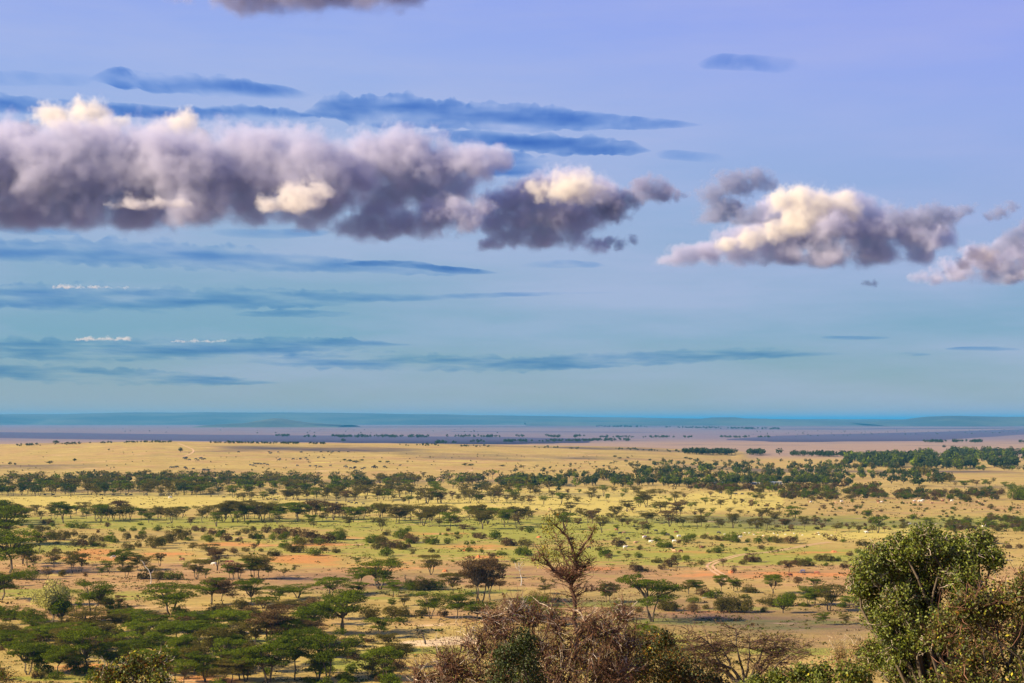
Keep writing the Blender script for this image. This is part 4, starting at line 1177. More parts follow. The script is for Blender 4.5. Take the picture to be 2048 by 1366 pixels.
wood('crest_scrub', [(px, 40 + HZ + interp(px, [0, 300, 500, 850], [12, 5, 7, 11]), 3.6 * rnd.uniform(.6, 1.2) * 2.2 * .6, 'far', 'tiny') for px, _ in crest]
     + [(px, float(np.interp(px, _cx, _cy)) + rnd.uniform(.6, 3.5), rnd.uniform(2.5, 5), 'far', 'tiny') for px in
        [rnd.choice([60, 135, 205, 300, 325, 430, 470, 500, 530, 570, 590, 640, 830, 860, 930, 960, 1100, 1150, 1260, 1300, 1350, 1400]) + rnd.gauss(0, 12) for _ in range(190)]]
     + region(170, [380, 700, 1300], [905, 905, 912], [948, 950, 950], 1.8, 4.2, ['far', 'olive'], ['tiny'], .35)
     + region(50, [0, 300, 420], [905, 900, 900], [950, 950, 950], 1.5, 3.5, ['far', 'olive'], ['tiny'], .3),
     'sparse dark scrub along the crest and slope of the tan ridge')

# ------------------------------------------------------------------ tussocks and herbs on the near plain
g2 = np.random.default_rng(55)
n = 46000
tpx = g2.uniform(-150, 2200, n); tpy = HZ + 130 + 420 * g2.uniform(0, 1, n) ** 1.15
keep = np.array([noise.noise(Vector((a * .012, b * .09, 1.7))) + .35 * noise.noise(Vector((a * .05, b * .3, 5))) > g2.uniform(-.30, .55) for a, b in zip(tpx, tpy)])
tpx, tpy = tpx[keep], tpy[keep]
d_ = CAMH * F / (tpy - HZ)
tx = (tpx - 1024) / F * d_
sz = g2.uniform(.14, .50, len(tpx)) * (1 + .9 * (g2.uniform(0, 1, len(tpx)) > .93)) * (d_ / 700) ** .5
pts = []
nb = 7
bx = np.repeat(tx, nb) + g2.normal(0, 1, len(tx) * nb) * np.repeat(sz, nb) * 1.1
by = np.repeat(d_, nb) + g2.normal(0, 1, len(tx) * nb) * np.repeat(sz, nb) * 1.1
bz = terrain(bx, by) + np.abs(g2.normal(0, .35, len(bx))) * np.repeat(sz, nb)
lv, lq = leaves(np.stack([bx, by, bz + .05], 1), np.repeat(sz, nb) * .62, g2, None, 1, .6)
mi = np.repeat(g2.integers(0, 4, len(tx)), nb)
tu = link('grass_tussocks', fastmesh('grass_tussocks', lv, lq, [M['olive'], M['rust'], M['green'], M['olive']], mi))
tag(tu, 'low tussocks and herbs speckling the plain', kind='stuff')

# ------------------------------------------------------------------ foreground plants on the camera's own hillside
def P3(px, py, D):
    return np.array(Vector((0, 0, CAMH)) + ray(px, py) * D)


def lobeplant(name, D, lobes, leafmix, leaf, label, cat, base_px=None, twigs=40, per=15, stems='bark', poke=10, poke_mat='twigpale', group=None, seed=1,
              reach=.25, rtwig=.006, clump=.075, trunk_r=.05, dens=1.0):
    """a shrub or tree whose crown is a cluster of leafy lobes (column, row, radius in px) at distance D"""
    r = random.Random(seed); g = np.random.default_rng(seed)
    k = D / F
    base_px = base_px or sum(l[0] for l in lobes) / len(lobes)
    bx_ = (base_px - 1024) / F * D
    b = np.array([bx_, D, float(terrain(bx_, D))])
    trunk, twig, pts, nrm = [], [], [], []
    cen = []
    for (px, py, rr) in lobes:
        R = rr * k
        c = P3(px, py, D) + np.array([0, r.uniform(-1, 1) * min(1.1, 2.2 * R + .2), 0])
        cen.append((c, R))
    bot = min(c[2] for c, R in cen)
    fork = np.array([b[0], b[1], b[2] + max(.3, (bot - b[2]) * .7)])
    trunk += curve_segs(b - np.array([0, 0, .3]), fork, trunk_r, trunk_r * .8, 4, r, .03)
    for c, R in cen:
        trunk += curve_segs(fork, c, trunk_r * .5, trunk_r * .16, 5, r, .09)
        for i in range(int(twigs * dens)):
            d = g.normal(size=3); d /= np.linalg.norm(d)
            L_ = R * (r.uniform(.75, 1.12) if i % 3 else r.uniform(.3, .75))
            e = c + d * L_ + np.array([0, 0, .04 * R])
            st = c + d * R * r.uniform(.0, .25)
            twig += curve_segs(st, e, rtwig, rtwig * .4, 3, r, .10)
            pts.append(e + g.normal(size=(per, 3)) * clump * (.6 + .6 * r.random())); nrm.append(np.repeat(d[None], per, 0))
    V, Q = [], []
    pts = np.concatenate(pts); nrm = np.concatenate(nrm)
    root = empty(name, Vector(b))
    inv = -b
    tv, tq = tubes(trunk, 6)
    link('trunk', fastmesh('trunk', tv + inv, tq, [M[stems]], smooth=True), root)
    tv, tq = tubes(twig, 3)
    link('twigs', fastmesh('twigs', tv + inv, tq, [M['twig']]), root)
    if poke:
        pk = []
        for c, R in cen:
            for i in range(poke):
                d = g.normal(size=3); d[1] = -abs(d[1]) * .7; d /= np.linalg.norm(d)
                s0 = c + d * R * r.uniform(.45, .95)
                dd = d * .7 + g.normal(size=3) * .45; dd[2] += .15; dd /= np.linalg.norm(dd)
                L_ = r.uniform(.25, 1.0) * reach
                e = s0 + dd * L_
                pk += curve_segs(s0, e, rtwig * .95, rtwig * .5, 3, r, .12)
                for j in range(2):
                    m_ = s0 + (e - s0) * r.uniform(.3, .8)
                    pk += curve_segs(m_, m_ + g.normal(size=3) * L_ * .22, rtwig * .6, rtwig * .3, 1, r, 0)
        tv, tq = tubes(pk, 3)
        link('bare_twigs', fastmesh('bare_twigs', tv + inv, tq, [M[poke_mat]]), root)
    lv, lq = leaves(pts, leaf, g, nrm * .6, .8, .6)
    names = list(leafmix)
    mi = g.choice(len(names), size=len(lq), p=[leafmix[n_] for n_ in names])
    link('foliage', fastmesh('foliage', lv + inv, lq, [M[n_] for n_ in names], mi), root)
    return tag(root, label, cat, group)


def thornbush(name, D, lobes, label, cat, base_px, seed=1, stems=14, side=7, sub=3, r0=.018, mat='twig', pale=.18, leafmix=None, leaf=.02, nleaf=2, base_spread=.5, sidelen=.34, group=None):
    """dry, tangled shrub: long arching stems, each with forking side twigs"""
    r = random.Random(seed); g = np.random.default_rng(seed)
    k = D / F
    bx_ = (base_px - 1024) / F * D
    b = np.array([bx_, D, float(terrain(bx_, D))])
    br, dark, palel, pts = [], [], [], []
    for (px, py, rr) in lobes:
        R = rr * k
        c = P3(px, py, D) + np.array([0, r.uniform(-.5, .5), 0])
        for i in range(stems):
            d = g.normal(size=3); d /= np.linalg.norm(d)
            e = c + d * R * r.uniform(.6, 1.15) + np.array([0, 0, R * .15])
            e[2] += abs(r.gauss(0, .15)) * R
            if i % 6 == 0:
                s0 = b + np.array([(c[0] - b[0]) * r.uniform(.3, .75), r.gauss(0, base_spread), max(0, (c[2] - b[2]) * r.uniform(0, .45))])
            else:
                d0 = g.normal(size=3); d0[2] = -abs(d0[2]) * .8; d0 /= np.linalg.norm(d0); s0 = c + d0 * R * r.uniform(.5, 1.2)
            seg = curve_segs(s0, e, r0 * r.uniform(.6, 1.1), r0 * .28, 6, r, .06, .02)
            br += seg
            for j in range(side):
                q_ = seg[r.randint(2, 5)]
                m_ = np.array(q_[:3])
                ax = np.array(q_[3:6]) - m_; ax /= np.linalg.norm(ax) + 1e-9
                dd = ax * .5 + g.normal(size=3) * .6 + np.array([0, 0, .12]); dd /= np.linalg.norm(dd)
                L_ = sidelen * r.uniform(.5, 1.5)
                e2 = m_ + dd * L_
                tgt = palel if r.random() < pale else dark
                tgt += curve_segs(m_, e2, r0 * .36, r0 * .17, 3, r, .06)
                for l in range(sub):
                    f_ = r.uniform(.3, 1); m2 = m_ + (e2 - m_) * f_
                    e3 = m2 + (dd * .5 + g.normal(size=3) * .6) * L_ * .35
                    tgt.append([*m2, *e3, r0 * .20, r0 * .10])
                    if nleaf: pts.append(e3 + g.normal(size=(nleaf, 3)) * .025)
    for (px, py, rr) in lobes:
        R = rr * k; c = P3(px, py, D)
        for i in range(5):
            d = np.array([r.gauss(0, 1), r.gauss(0, .7), abs(r.gauss(.5, .5))]); d /= np.linalg.norm(d)
            e = c + d * R * r.uniform(1.1, 1.75)
            seg = curve_segs(c + d * R * .3, e, r0 * .55, r0 * .2, 4, r, .05)
            tgt = palel if r.random() < .45 else dark
            tgt += seg
            for q_ in seg[1:]:
                for j in range(2):
                    tgt.append([*q_[3:6], *(np.array(q_[3:6]) + d * .05 + g.normal(size=3) * .055), r0 * .2, r0 * .08])
    root = empty(name, Vector(b)); inv = -b
    tv, tq = tubes(br, 5); link('branches', fastmesh('branches', tv + inv, tq, [M['barkred']], smooth=True), root)
    tv, tq = tubes(dark, 3); link('twigs', fastmesh('twigs', tv + inv, tq, [M[mat]]), root)
    if palel: tv, tq = tubes(palel, 3); link('bare_twigs', fastmesh('bare_twigs', tv + inv, tq, [M['twigpale']]), root)
    if pts and leafmix:
        lv, lq = leaves(np.concatenate(pts), leaf, g, None, 1, .6)
        names = list(leafmix); mi = g.choice(len(names), size=len(lq), p=[leafmix[n_] for n_ in names])
        link('foliage', fastmesh('foliage', lv + inv, lq, [M[n_] for n_ in names], mi), root)
    return tag(root, label, cat, group)


lobeplant('round_tree', 30, [(1725, 1140, 26), (1762, 1115, 30), (1800, 1095, 26), (1850, 1105, 34), (1900, 1130, 34), (1915, 1108, 26), (1905, 1150, 34), (1932, 1108, 24), (1762, 1232, 28), (1772, 1268, 28), (1762, 1325, 28), (1925, 1215, 30), (1780, 1160, 34), (1790, 1130, 34), (1840, 1180, 40), (1780, 1200, 36), (1850, 1215, 36), (1810, 1270, 36), (1860, 1280, 38), (1830, 1340, 36), (1880, 1335, 36), (1830, 1080, 28), (1868, 1082, 28), (1905, 1098, 26), (1948, 1085, 26), (1966, 1112, 22), (1935, 1135, 28),
                             (1880, 1130, 36), (1820, 1135, 40), (1775, 1155, 36), (1725, 1172, 22), (1752, 1195, 32), (1810, 1195, 40), (1870, 1185, 36), (1925, 1172, 26), (1960, 1180, 14),
                             (1772, 1240, 34), (1830, 1250, 40), (1880, 1240, 36), (1785, 1290, 28), (1835, 1310, 40), (1890, 1300, 36), (1800, 1345, 34), (1855, 1365, 44), (1910, 1355, 40)],
          {'fgreen': .62, 'fdark': .32, 'folive': .06}, .023, 'large round green tree with white thorny twigs at the lower right', 'tree', 1860, twigs=120, per=15, poke=14, seed=3, clump=.058, trunk_r=.09)
lobeplant('bush', 24, [(2045, 1165, 26), (2020, 1190, 34), (1985, 1205, 34), (1940, 1210, 30), (1905, 1215, 26), (2060, 1220, 50), (1960, 1255, 42), (2010, 1265, 48), (1900, 1270, 30), (1930, 1310, 40),
                       (1985, 1325, 50), (2045, 1320, 50), (1900, 1350, 36), (1950, 1375, 46), (2020, 1380, 55), (2090, 1270, 50), (2100, 1350, 50)],
          {'folive': .52, 'fgreen': .28, 'fdark': .14, 'frust': .035, 'fyellow': .025}, .024, 'brown-olive leafy bush with arching branches in the bottom right corner', 'bush', 2000, twigs=75, per=14, poke=9,
          poke_mat='twig', seed=4, reach=.5, rtwig=.009, clump=.075)
thornbush('thorn_thicket', 34, [(1060, 1238, 32), (1000, 1258, 34), (945, 1290, 34), (890, 1322, 30), (1110, 1248, 30), (1170, 1245, 30), (1215, 1258, 26), (1000, 1310, 44), (1075, 1300, 44), (1150, 1295, 44),
                                (900, 1352, 36), (845, 1362, 20), (975, 1360, 46), (1060, 1350, 46), (1130, 1350, 46), (1205, 1320, 36), (1250, 1290, 26), (1240, 1350, 34), (1250, 1235, 20), (1210, 1365, 36), (870, 1375, 36), (1030, 1225, 16), (985, 1240, 14)],
          'tangled reddish-brown leafless thicket across the bottom centre', 'thicket', 1060, seed=5, stems=15, side=9, sub=2, r0=.019, pale=.15, leafmix={'folive': .50, 'frust': .32, 'fgreen': .18}, nleaf=1, leaf=.018)
lobeplant('bush', 35.5, [(1000, 1318, 34), (1060, 1320, 38), (1120, 1300, 34), (1170, 1320, 38), (1100, 1355, 44), (1030, 1365, 40), (940, 1350, 34), (1210, 1350, 36), (1180, 1275, 24), (1225, 1290, 22)],
          {'folive': .5, 'fdark': .25, 'frust': .15, 'fyellow': .02, 'fgreen': .08}, .024, 'olive-brown leafy shrub grown through the middle of the tangled thicket', 'bush', 1100, twigs=80, per=11, poke=6, seed=6, clump=.08)
lobeplant('bush', 32, [(1045, 1285, 24), (1015, 1310, 26), (1050, 1330, 28), (1005, 1350, 32), (1060, 1370, 34)],
          {'fdark': .98, 'fgreen': .02}, .024, 'very dark green leafy bush inside the left half of the thicket', 'bush', 1030, twigs=90, per=15, poke=3, seed=7, clump=.06)
lobeplant('bush', 37, [(1262, 1330, 32), (1305, 1300, 26), (1340, 1325, 34), (1295, 1350, 40), (1380, 1350, 34), (1340, 1375, 40), (1240, 1372, 34), (1425, 1372, 26), (1330, 1285, 15)],
          {'fdark': .5, 'folive': .3, 'frust': .18, 'fyellow': .02}, .026, 'dark twiggy bush right of the thicket, below the bare thorn tree', 'bush', 1320, twigs=130, per=16, poke=12, poke_mat='twig', seed=8, reach=.5)
lobeplant('bush', 30, [(1600, 1352, 22), (1640, 1348, 24), (1685, 1345, 26), (1560, 1368, 18), (1620, 1378, 30), (1720, 1365, 26), (1520, 1375, 14), (1480, 1378, 12)],
          {'fgreen': .8, 'fyellow': .03, 'fdark': .17}, .026, 'low bright green bush left of the golden dry bush', 'bush', 1640, twigs=80, per=13, poke=5, poke_mat='twig', seed=9, clump=.05)
lobeplant('dry_bush', 32, [(1680, 1310, 22), (1712, 1302, 24), (1742, 1300, 22), (1722, 1335, 30), (1690, 1345, 26), (1755, 1335, 24), (1760, 1290, 14)],
          {'fgold': .88, 'folive': .12}, .013, 'golden dry flowering bush at the foot of the large round green tree', 'bush', 1720, twigs=90, per=11, poke=12, seed=10, reach=.35, rtwig=.004, clump=.05)
lobeplant('bush', 28, [(222, 1348, 24), (262, 1332, 24), (300, 1338, 24), (245, 1368, 32), (300, 1372, 32), (200, 1375, 20), (330, 1360, 16)],
          {'fgreen': .62, 'folive': .18, 'frust': .12, 'fyellow': .08}, .024, 'near bush with green, yellow and red leaves at the lower left edge of the frame', 'bush', 265, twigs=70, per=12, poke=9, poke_mat='twigpale', seed=11, clump=.06)
lobeplant('bush', 40, [(-10, 1335, 22), (5, 1360, 24), (-30, 1372, 30)], {'fdark': .7, 'frust': .3}, .02, 'dark bush cut by the bottom left corner', 'bush', -10, twigs=30, per=10, poke=5, poke_mat='twig', seed=12)


# the sapling that rises out of the thicket
def sapling():
    D = 36; r = random.Random(31); g = np.random.default_rng(31)
    bx_ = (1148 - 1024) / F * D
    b = np.array([bx_, D, float(terrain(bx_, D))])
    q = lambda px, py, dy=0: P3(px, py, D) + np.array([0, dy, 0])
    stems, tw, pts = [], [], []

    def poly(ps, r0, r1):
        n_ = len(ps) - 1
        for i in range(n_):
            a_, c_ = r0 + (r1 - r0) * i / n_, r0 + (r1 - r0) * (i + 1) / n_
            stems.extend(curve_segs(ps[i], ps[i + 1], a_, c_, 3, r, .04))
        return ps
    main = poly([b, q(1150, 1330), q(1147, 1240), q(1149, 1200), q(1143, 1165)], .06, .045)
    A = poly([q(1143, 1165), q(1152, 1140), q(1150, 1112), q(1144, 1095), q(1135, 1074), q(1120, 1058), q(1106, 1047)], .045, .014)
    B = poly([q(1143, 1165), q(1120, 1150, .1), q(1100, 1133, .15), q(1088, 1118, .2), q(1086, 1110, .2)], .04, .014)
    C = poly([q(1152, 1118), q(1162, 1098), q(1176, 1080), q(1184, 1068), q(1188, 1052)], .030, .010)
    Dd = poly([q(1104, 1135, .15), q(1085, 1128, .1), q(1070, 1120, 0), q(1063, 1124, 0)], .014, .004)
    E_ = poly([q(1136, 1130, -.2), q(1124, 1105, -.2), q(1118, 1090, -.2), q(1112, 1070, -.2)], .014, .005)
    G_ = poly([q(1137, 1118, .2), q(1137, 1080, .2), q(1135, 1040, .2), q(1134.5, 1004, .2)], .007, .003)
    H_ = poly([q(1148, 1160), q(1165, 1140, .2), q(1175, 1128, .2), q(1182, 1118, .2)], .015, .005)
    I_ = poly([q(1149, 1195), q(1170, 1183, 0), q(1195, 1180, 0), q(1212, 1184, 0)], .014, .004)
    for ps, n_, ln in ((main[2:], 60, .40), (A, 34, .18), (B, 60, .28), (C, 30, .16), (Dd, 20, .18), (E_, 30, .2), (H_, 44, .3), (I_, 26, .24), (A[:3], 56, .42), (B[:2], 60, .42)):
        for i in range(n_):
            j = r.randint(0, len(ps) - 2); f_ = r.random()
            p = ps[j] + (ps[j + 1] - ps[j]) * f_
            d = g.normal(size=3); d[2] = abs(d[2]) * .8 + .1; d /= np.linalg.norm(d)
            e = p + d * ln * r.uniform(.5, 1.5)
            tw.extend(curve_segs(p, e, .009, .004, 3, r, .12))
            for l in range(3):
                m_ = p + (e - p) * r.uniform(.3, 1); tw.append([*m_, *(m_ + g.normal(size=3) * .045), .0035, .0018])
    for (px, py, rr, n_) in ((1096, 1040, 9, 130), (1104, 1052, 9, 110), (1092, 1060, 8, 70), (1100, 1075, 10, 60), (1088, 1095, 12, 110), (1105, 1108, 13, 120), (1122, 1108, 10, 70), (1150, 1112, 8, 110),
                             (1148, 1088, 7, 50), (1188, 1058, 6, 60), (1185, 1085, 8, 40), (1140, 1060, 10, 40), (1165, 1060, 9, 26), (1080, 1130, 12, 40), (1170, 1130, 14, 50), (1110, 1030, 8, 40), (1145, 1150, 20, 80), (1120, 1035, 8, 14)):
        pts.append(q(px, py) + g.normal(size=(int(n_ * 1.7), 3)) * rr / F * D * .66)
    root = empty('sapling', Vector(b))
    tv, tq = tubes(stems, 6); link('trunk', fastmesh('trunk', tv - b, tq, [M['barkred']], smooth=True), root)
    tv, tq = tubes(tw, 3); link('twigs', fastmesh('twigs', tv - b, tq, [M['twig']]), root)
    lv, lq = leaves(np.concatenate(pts), .017, g, None, 1, .62)
    mi = g.choice(4, size=len(lq), p=[.42, .34, .06, .18])
    link('foliage', fastmesh('foliage', lv - b, lq, [M['fgreen'], M['folive'], M['fyellow'], M['frust']], mi), root)
    tag(root, 'tall sparse sapling with forked thorny stems rising from the thicket', 'tree')


sapling()


def bare_tree(px0, D, cols, top, w, label, seed, h_extra=0):
    """leafless flat-topped thorn tree"""
    r = random.Random(seed); g = np.random.default_rng(seed)
    bx_ = (px0 - 1024) / F * D
    b = np.array([bx_, D, float(terrain(bx_, D))])
    k = D / F
    br, tw, pts = [], [], []
    fork = P3(px0, 1372, D)
    br += curve_segs(b, fork, .20, .13, 4, r, .03)
    for (cx, cy_) in cols:
        c = P3(cx, cy_, D) + np.array([0, r.uniform(-1.6, 1.6), 0])
        mid = fork + (c - fork) * .5 + np.array([0, r.uniform(-.5, .5), -.25])
        br += curve_segs(fork, mid, .12, .075, 3, r, .06)
        s2 = curve_segs(mid, c, .075, .03, 4, r, .07); br += s2
        for j in range(24):
            q_ = r.choice(s2[1:]); m_ = np.array(q_[3:6])
            dd = np.array([r.gauss(0, 1) + .8 * np.sign(c[0] - fork[0]), r.gauss(0, .8), r.gauss(.12, .26)]); dd /= np.linalg.norm(dd)
            L_ = w * k * r.uniform(.10, .22)
            e = m_ + dd * L_
            sg = curve_segs(m_, e, .026, .012, 4, r, .10); tw += sg
            for l in range(12):
                q2 = r.choice(sg); m2 = np.array(q2[3:6]); e2 = m2 + (dd * .6 + g.normal(size=3) * .5 * np.array([1, 1, .6])) * L_ * .32
                tw += curve_segs(m2, e2, .012, .006, 2, r, .12)
                if l < 4: pts.append(e2 + g.normal(size=(2, 3)) * .06)
    root = empty('thorn_tree', Vector(b))
    tv, tq = tubes(br, 6); link('trunk', fastmesh('trunk', tv - b, tq, [M['bark']], smooth=True), root)
    tv, tq = tubes(tw, 3); link('twigs', fastmesh('twigs', tv - b, tq, [M['barkred']]), root)
    lv, lq = leaves(np.concatenate(pts), .06, g, None, 1, .6)
    link('foliage', fastmesh('foliage', lv - b, lq, [M['olive']]), root)
    tag(root, label, 'tree', 'bare thorn trees on the near slope')


bare_tree(1488, 112, [(1375, 1290), (1400, 1272), (1440, 1290), (1475, 1262), (1500, 1285), (1530, 1280), (1560, 1285), (1580, 1300), (1420, 1310), (1550, 1310), (1590, 1345), (1510, 1320), (1450, 1330)], 1250, 230,
          'nearly leafless brown thorn tree with a wide flat crown, right of the dark bushes', 41)
bare_tree(1400, 125, [(1350, 1285), (1380, 1268), (1420, 1275), (1440, 1300), (1365, 1320), (1425, 1325)], 1262, 130, 'smaller bare thorn tree crossing the left side of the wider one', 42)


# ------------------------------------------------------------------ snags, logs, mounds
def snag(px, py, hpx, lean, label, mat='snag', forks=3, seed=1, thick=.05, name='dead_tree'):
    r = random.Random(seed)
    p = at(px, py); s = hpx / F * p.y
    segs = []
    tip = (lean * s, 0, s * .95)
    st = curve_segs((0, 0, -.1), tip, thick * s, thick * .35 * s, 6, r, .08)
    segs += st
    for i in range(forks):
        q_ = st[r.randint(2, 5)]
        a = r.uniform(0, 6.28)
        segs += curve_segs(q_[:3], (q_[0] + math.cos(a) * s * .22, q_[1] + math.sin(a) * s * .2, q_[2] + s * r.uniform(.1, .3)), thick * .45 * s, thick * .15 * s, 3, r, .15)
    o = link(name, fastmesh(name, *tubes(segs, 6), [M[mat]], smooth=True))
    o.location = p
    return tag(o, label, 'dead tree')


snag(300, 1169, 46, -.28, 'bleached white bare trunk bending left above the front grove', seed=2, forks=2, thick=.022)
snag(1042, 1171, 48, -.10, 'pale forked dead trunk left of the tall sapling', seed=3, forks=5, thick=.022)
snag(78, 1105, 16, .1, 'small dark forked stump tree on the grass near the left edge', 'bark', 4, 4, .06)
snag(1325, 1243, 16, .55, 'short dark dead fork right of the lone green acacia', 'bark', 3, 5, .07)
snag(696, 1165, 11, -.5, 'little arched dead branch above the bright green acacias', 'bark', 3, 6, .06)
snag(812, 1163, 15, -.15, 'black broken stump beside the rounded dark bushes', 'bark', 3, 7, .12)
snag(850, 1287, 26, -.35, 'dark fallen snag lying at the pale sand patch', 'bark', 5, 8, .09)
snag(142, 1037, 9, 0, 'dark stump standing alone between two acacias of the second row', 'bark', 1, 9, .14)


def log(px, py, w, label, seed, mat='bark'):
    r = random.Random(seed); p = at(px, py); s = w / F * p.y
    a = r.uniform(-.35, .35)
    segs = curve_segs((-s / 2 * math.cos(a), -s / 2 * math.sin(a), .12), (s / 2 * math.cos(a), s / 2 * math.sin(a), .25 + .08 * s), .035 * s + .06, .02 * s, 6, r, .05)
    for i in range(5):
        q_ = r.choice(segs); segs = segs + curve_segs(q_[:3], (q_[0] + r.uniform(-.2, .2) * s, q_[1] + r.uniform(-.2, .2) * s, q_[2] + r.uniform(.05, .2) * s), .012 * s, .004 * s, 2, r, .1)
    o = link('fallen_log', fastmesh('fallen_log', *tubes(segs, 6), [M[mat]], smooth=True)); o.location = p
    tag(o, label, 'log', 'fallen trees lying in the grass')


log(868, 1053.5, 24, 'long fallen log under the green acacia in the middle row', 1)
log(985, 1054, 16, 'fallen tree with raised end left of the tall sapling', 2)
log(800, 1048, 18, 'fallen trunk behind the double bushes, left of the long log', 3)
log(686, 1046, 14, 'grey fallen branch right of the first leaning dead bush', 4)
log(340, 1048, 12, 'black fallen trunk at the foot of the second tree row', 5)
log(505, 1283, 16, 'white bleached log on the green strip behind the twin-stemmed tree', 6, 'snag')
log(1412, 1197, 14, 'white bleached log on grass above the big brown shrub', 7, 'snag')
log(890, 1242, 26, 'dark fallen trunk above the pale sand patch', 8)
log(172, 1034, 22, 'brown brushy fallen tree at the left of the second tree row', 9)
log(1245, 1001, 14, 'reddish fallen tree on the far yellow grass', 10)
log(1330, 1048, 20, 'reddish brush log on the glade right of the tall sapling', 11)


def mound(px, py, w, h, label, seed):
    p = at(px, py); k = p.y / F
    bm = bmesh.new(); bmesh.ops.create_icosphere(bm, subdivisions=3, radius=1)
    for v in bm.verts:
        n_ = 1 + .35 * noise.noise(v.co * 1.8 + Vector((seed, 0, 0)))
        v.co = Vector((v.co.x * w * k / 2 * n_, v.co.y * w * k / 2 * n_, (max(v.co.z, -.1) ** 1 if v.co.z > 0 else v.co.z * .1) * h * k * n_))
    me = bpy.data.meshes.new('termite_mound'); bm.to_mesh(me); bm.free(); me.materials.append(M['mound'])
    o = link('termite_mound', me); o.location = p
    tag(o, label, 'termite mound', 'orange termite mounds')


mound(957, 1115, 8, 5, 'round orange termite mound alone on the grass above the big reddish acacia', 1)
mound(890, 1143, 11, 4, 'low orange termite mound beside the two-tiered olive acacia', 2)
mound(1462, 1146, 12, 5, 'orange termite mound under a dark shrub beside the dirt track', 3)
mound(1078, 1075, 10, 3, 'flat orange mound left of the tall sapling', 4)
mound(1668, 1104, 12, 3, 'low red mound under shrubs at the right', 5)
mound(930, 1102, 9, 3, 'small orange mound under a green bush left of the round one', 6)


# ------------------------------------------------------------------ dirt track: two wheel ruts
def rut(pts, off, wid, name='dirt_track'):
    P_ = [at(x, y) for x, y in pts]
    fine = []
    for i in range(len(P_) - 1):
        a0 = P_[max(i - 1, 0)]; a1 = P_[i]; a2 = P_[i + 1]; a3 = P_[min(i + 2, len(P_) - 1)]
        for t_ in np.linspace(0, 1, 10, endpoint=False):
            fine.append(.5 * ((2 * a1) + (a2 - a0) * t_ + (2 * a0 - 5 * a1 + 4 * a2 - a3) * t_ ** 2 + (3 * a1 - a0 - 3 * a2 + a3) * t_ ** 3))
    fine.append(P_[-1])
    V = []
    for i, p in enumerate(fine):
        d = (fine[min(i + 1, len(fine) - 1)] - fine[max(i - 1, 0)]); d.z = 0; d.normalize()
        n_ = Vector((-d.y, d.x, 0))
        w_ = wid * (1 + .5 * noise.noise(Vector((i * .5, off, 0))))
        for s_ in (-1, 1):
            e = p + n_ * (off + s_ * w_ / 2)
            V.append((e.x, e.y, float(terrain(e.x, e.y)) + .045))
    Q = [(2 * i, 2 * i + 2, 2 * i + 3, 2 * i + 1) for i in range(len(fine) - 1)]
    return V, Q


tm, t, N, L = newmat('track_soil')
out = N('ShaderNodeOutputMaterial'); bs = N('ShaderNodeBsdfPrincipled'); bs.inputs['Roughness'].default_value = .95
geo = N('ShaderNodeNewGeometry'); nz = N('ShaderNodeTexNoise'); nz.inputs['Scale'].default_value = .8; nz.inputs['Detail'].default_value = 5
L(geo.outputs['Position'], nz.inputs['Vector'])
mx = N('ShaderNodeMix'); mx.data_type = 'RGBA'; mx.inputs[6].default_value = (.40, .22, .10, 1); mx.inputs[7].default_value = (.56, .36, .18, 1)
L(nz.outputs[0], mx.inputs[0]); L(mx.outputs[2], bs.inputs['Base Color']); L(bs.outputs[0], out.inputs[0])
TR = [(1456, 1160), (1448, 1153), (1436, 1146), (1424, 1138), (1420, 1131), (1430, 1124), (1450, 1118), (1475, 1111), (1502, 1107), (1532, 1105), (1560, 1101), (1590, 1095), (1625, 1089), (1660, 1084)]
for tr_, wid, gap, lab in ((TR, 1.0, 1.9, 'orange two-rut dirt track curving through the grass'),
                           ([(872, 962), (884, 952), (900, 947), (925, 945), (944, 941), (935, 939)], 2.2, 0, 'orange footpath bending on the lower slope of the ridge'),
                           ([(370, 912), (384, 906), (386, 899), (372, 893), (355, 886)], 2.0, 0, 'pale path climbing the tan ridge')):
    for of in ((-gap / 2, gap / 2) if gap else (0,)):
        V, Q = rut(tr_, of, wid)
        o = link('dirt_track', fastmesh('dirt_track', V, Q, [tm])); tag(o, lab, kind='structure')


# ------------------------------------------------------------------ camp at the edge of the riverine wood
def plain(name, c, rough=.7):
    m, t, N, L = newmat(name); out = N('ShaderNodeOutputMaterial'); bs = N('ShaderNodeBsdfPrincipled')
    nz = N('ShaderNodeTexNoise'); nz.inputs['Scale'].default_value = 1.5; mx = N('ShaderNodeMix'); mx.data_type = 'RGBA'
    mx.inputs[6].default_value = (*[v * .8 for v in c], 1); mx.inputs[7].default_value = (*c, 1)
    L(nz.outputs[0], mx.inputs[0]); L(mx.outputs[2], bs.inputs['Base Color']); bs.inputs['Roughness'].default_value = rough; L(bs.outputs[0], out.inputs[0]); return m


CANV = plain('canvas_pale', (.62, .62, .66)); DARKW = plain('shed_wall', (.14, .12, .17)); BLUER = plain('sheet_roof_blue', (.42, .52, .66)); DOOR = plain('tent_opening', (.10, .10, .12))


def boxmesh(name, boxes, mat):
    V, Q = [], []
    for (x0, x1, y0, y1, z0, z1) in boxes:
        b0 = len(V)
        V += [(x0, y0, z0), (x1, y0, z0), (x1, y1, z0), (x0, y1, z0), (x0, y0, z1), (x1, y0, z1), (x1, y1, z1), (x0, y1, z1)]
        Q += [tuple(b0 + k for k in f) for f in ((0, 3, 2, 1), (4, 5, 6, 7), (0, 1, 5, 4), (1, 2, 6, 5), (2, 3, 7, 6), (3, 0, 4, 7))]
    return fastmesh(name, V, Q, [mat])


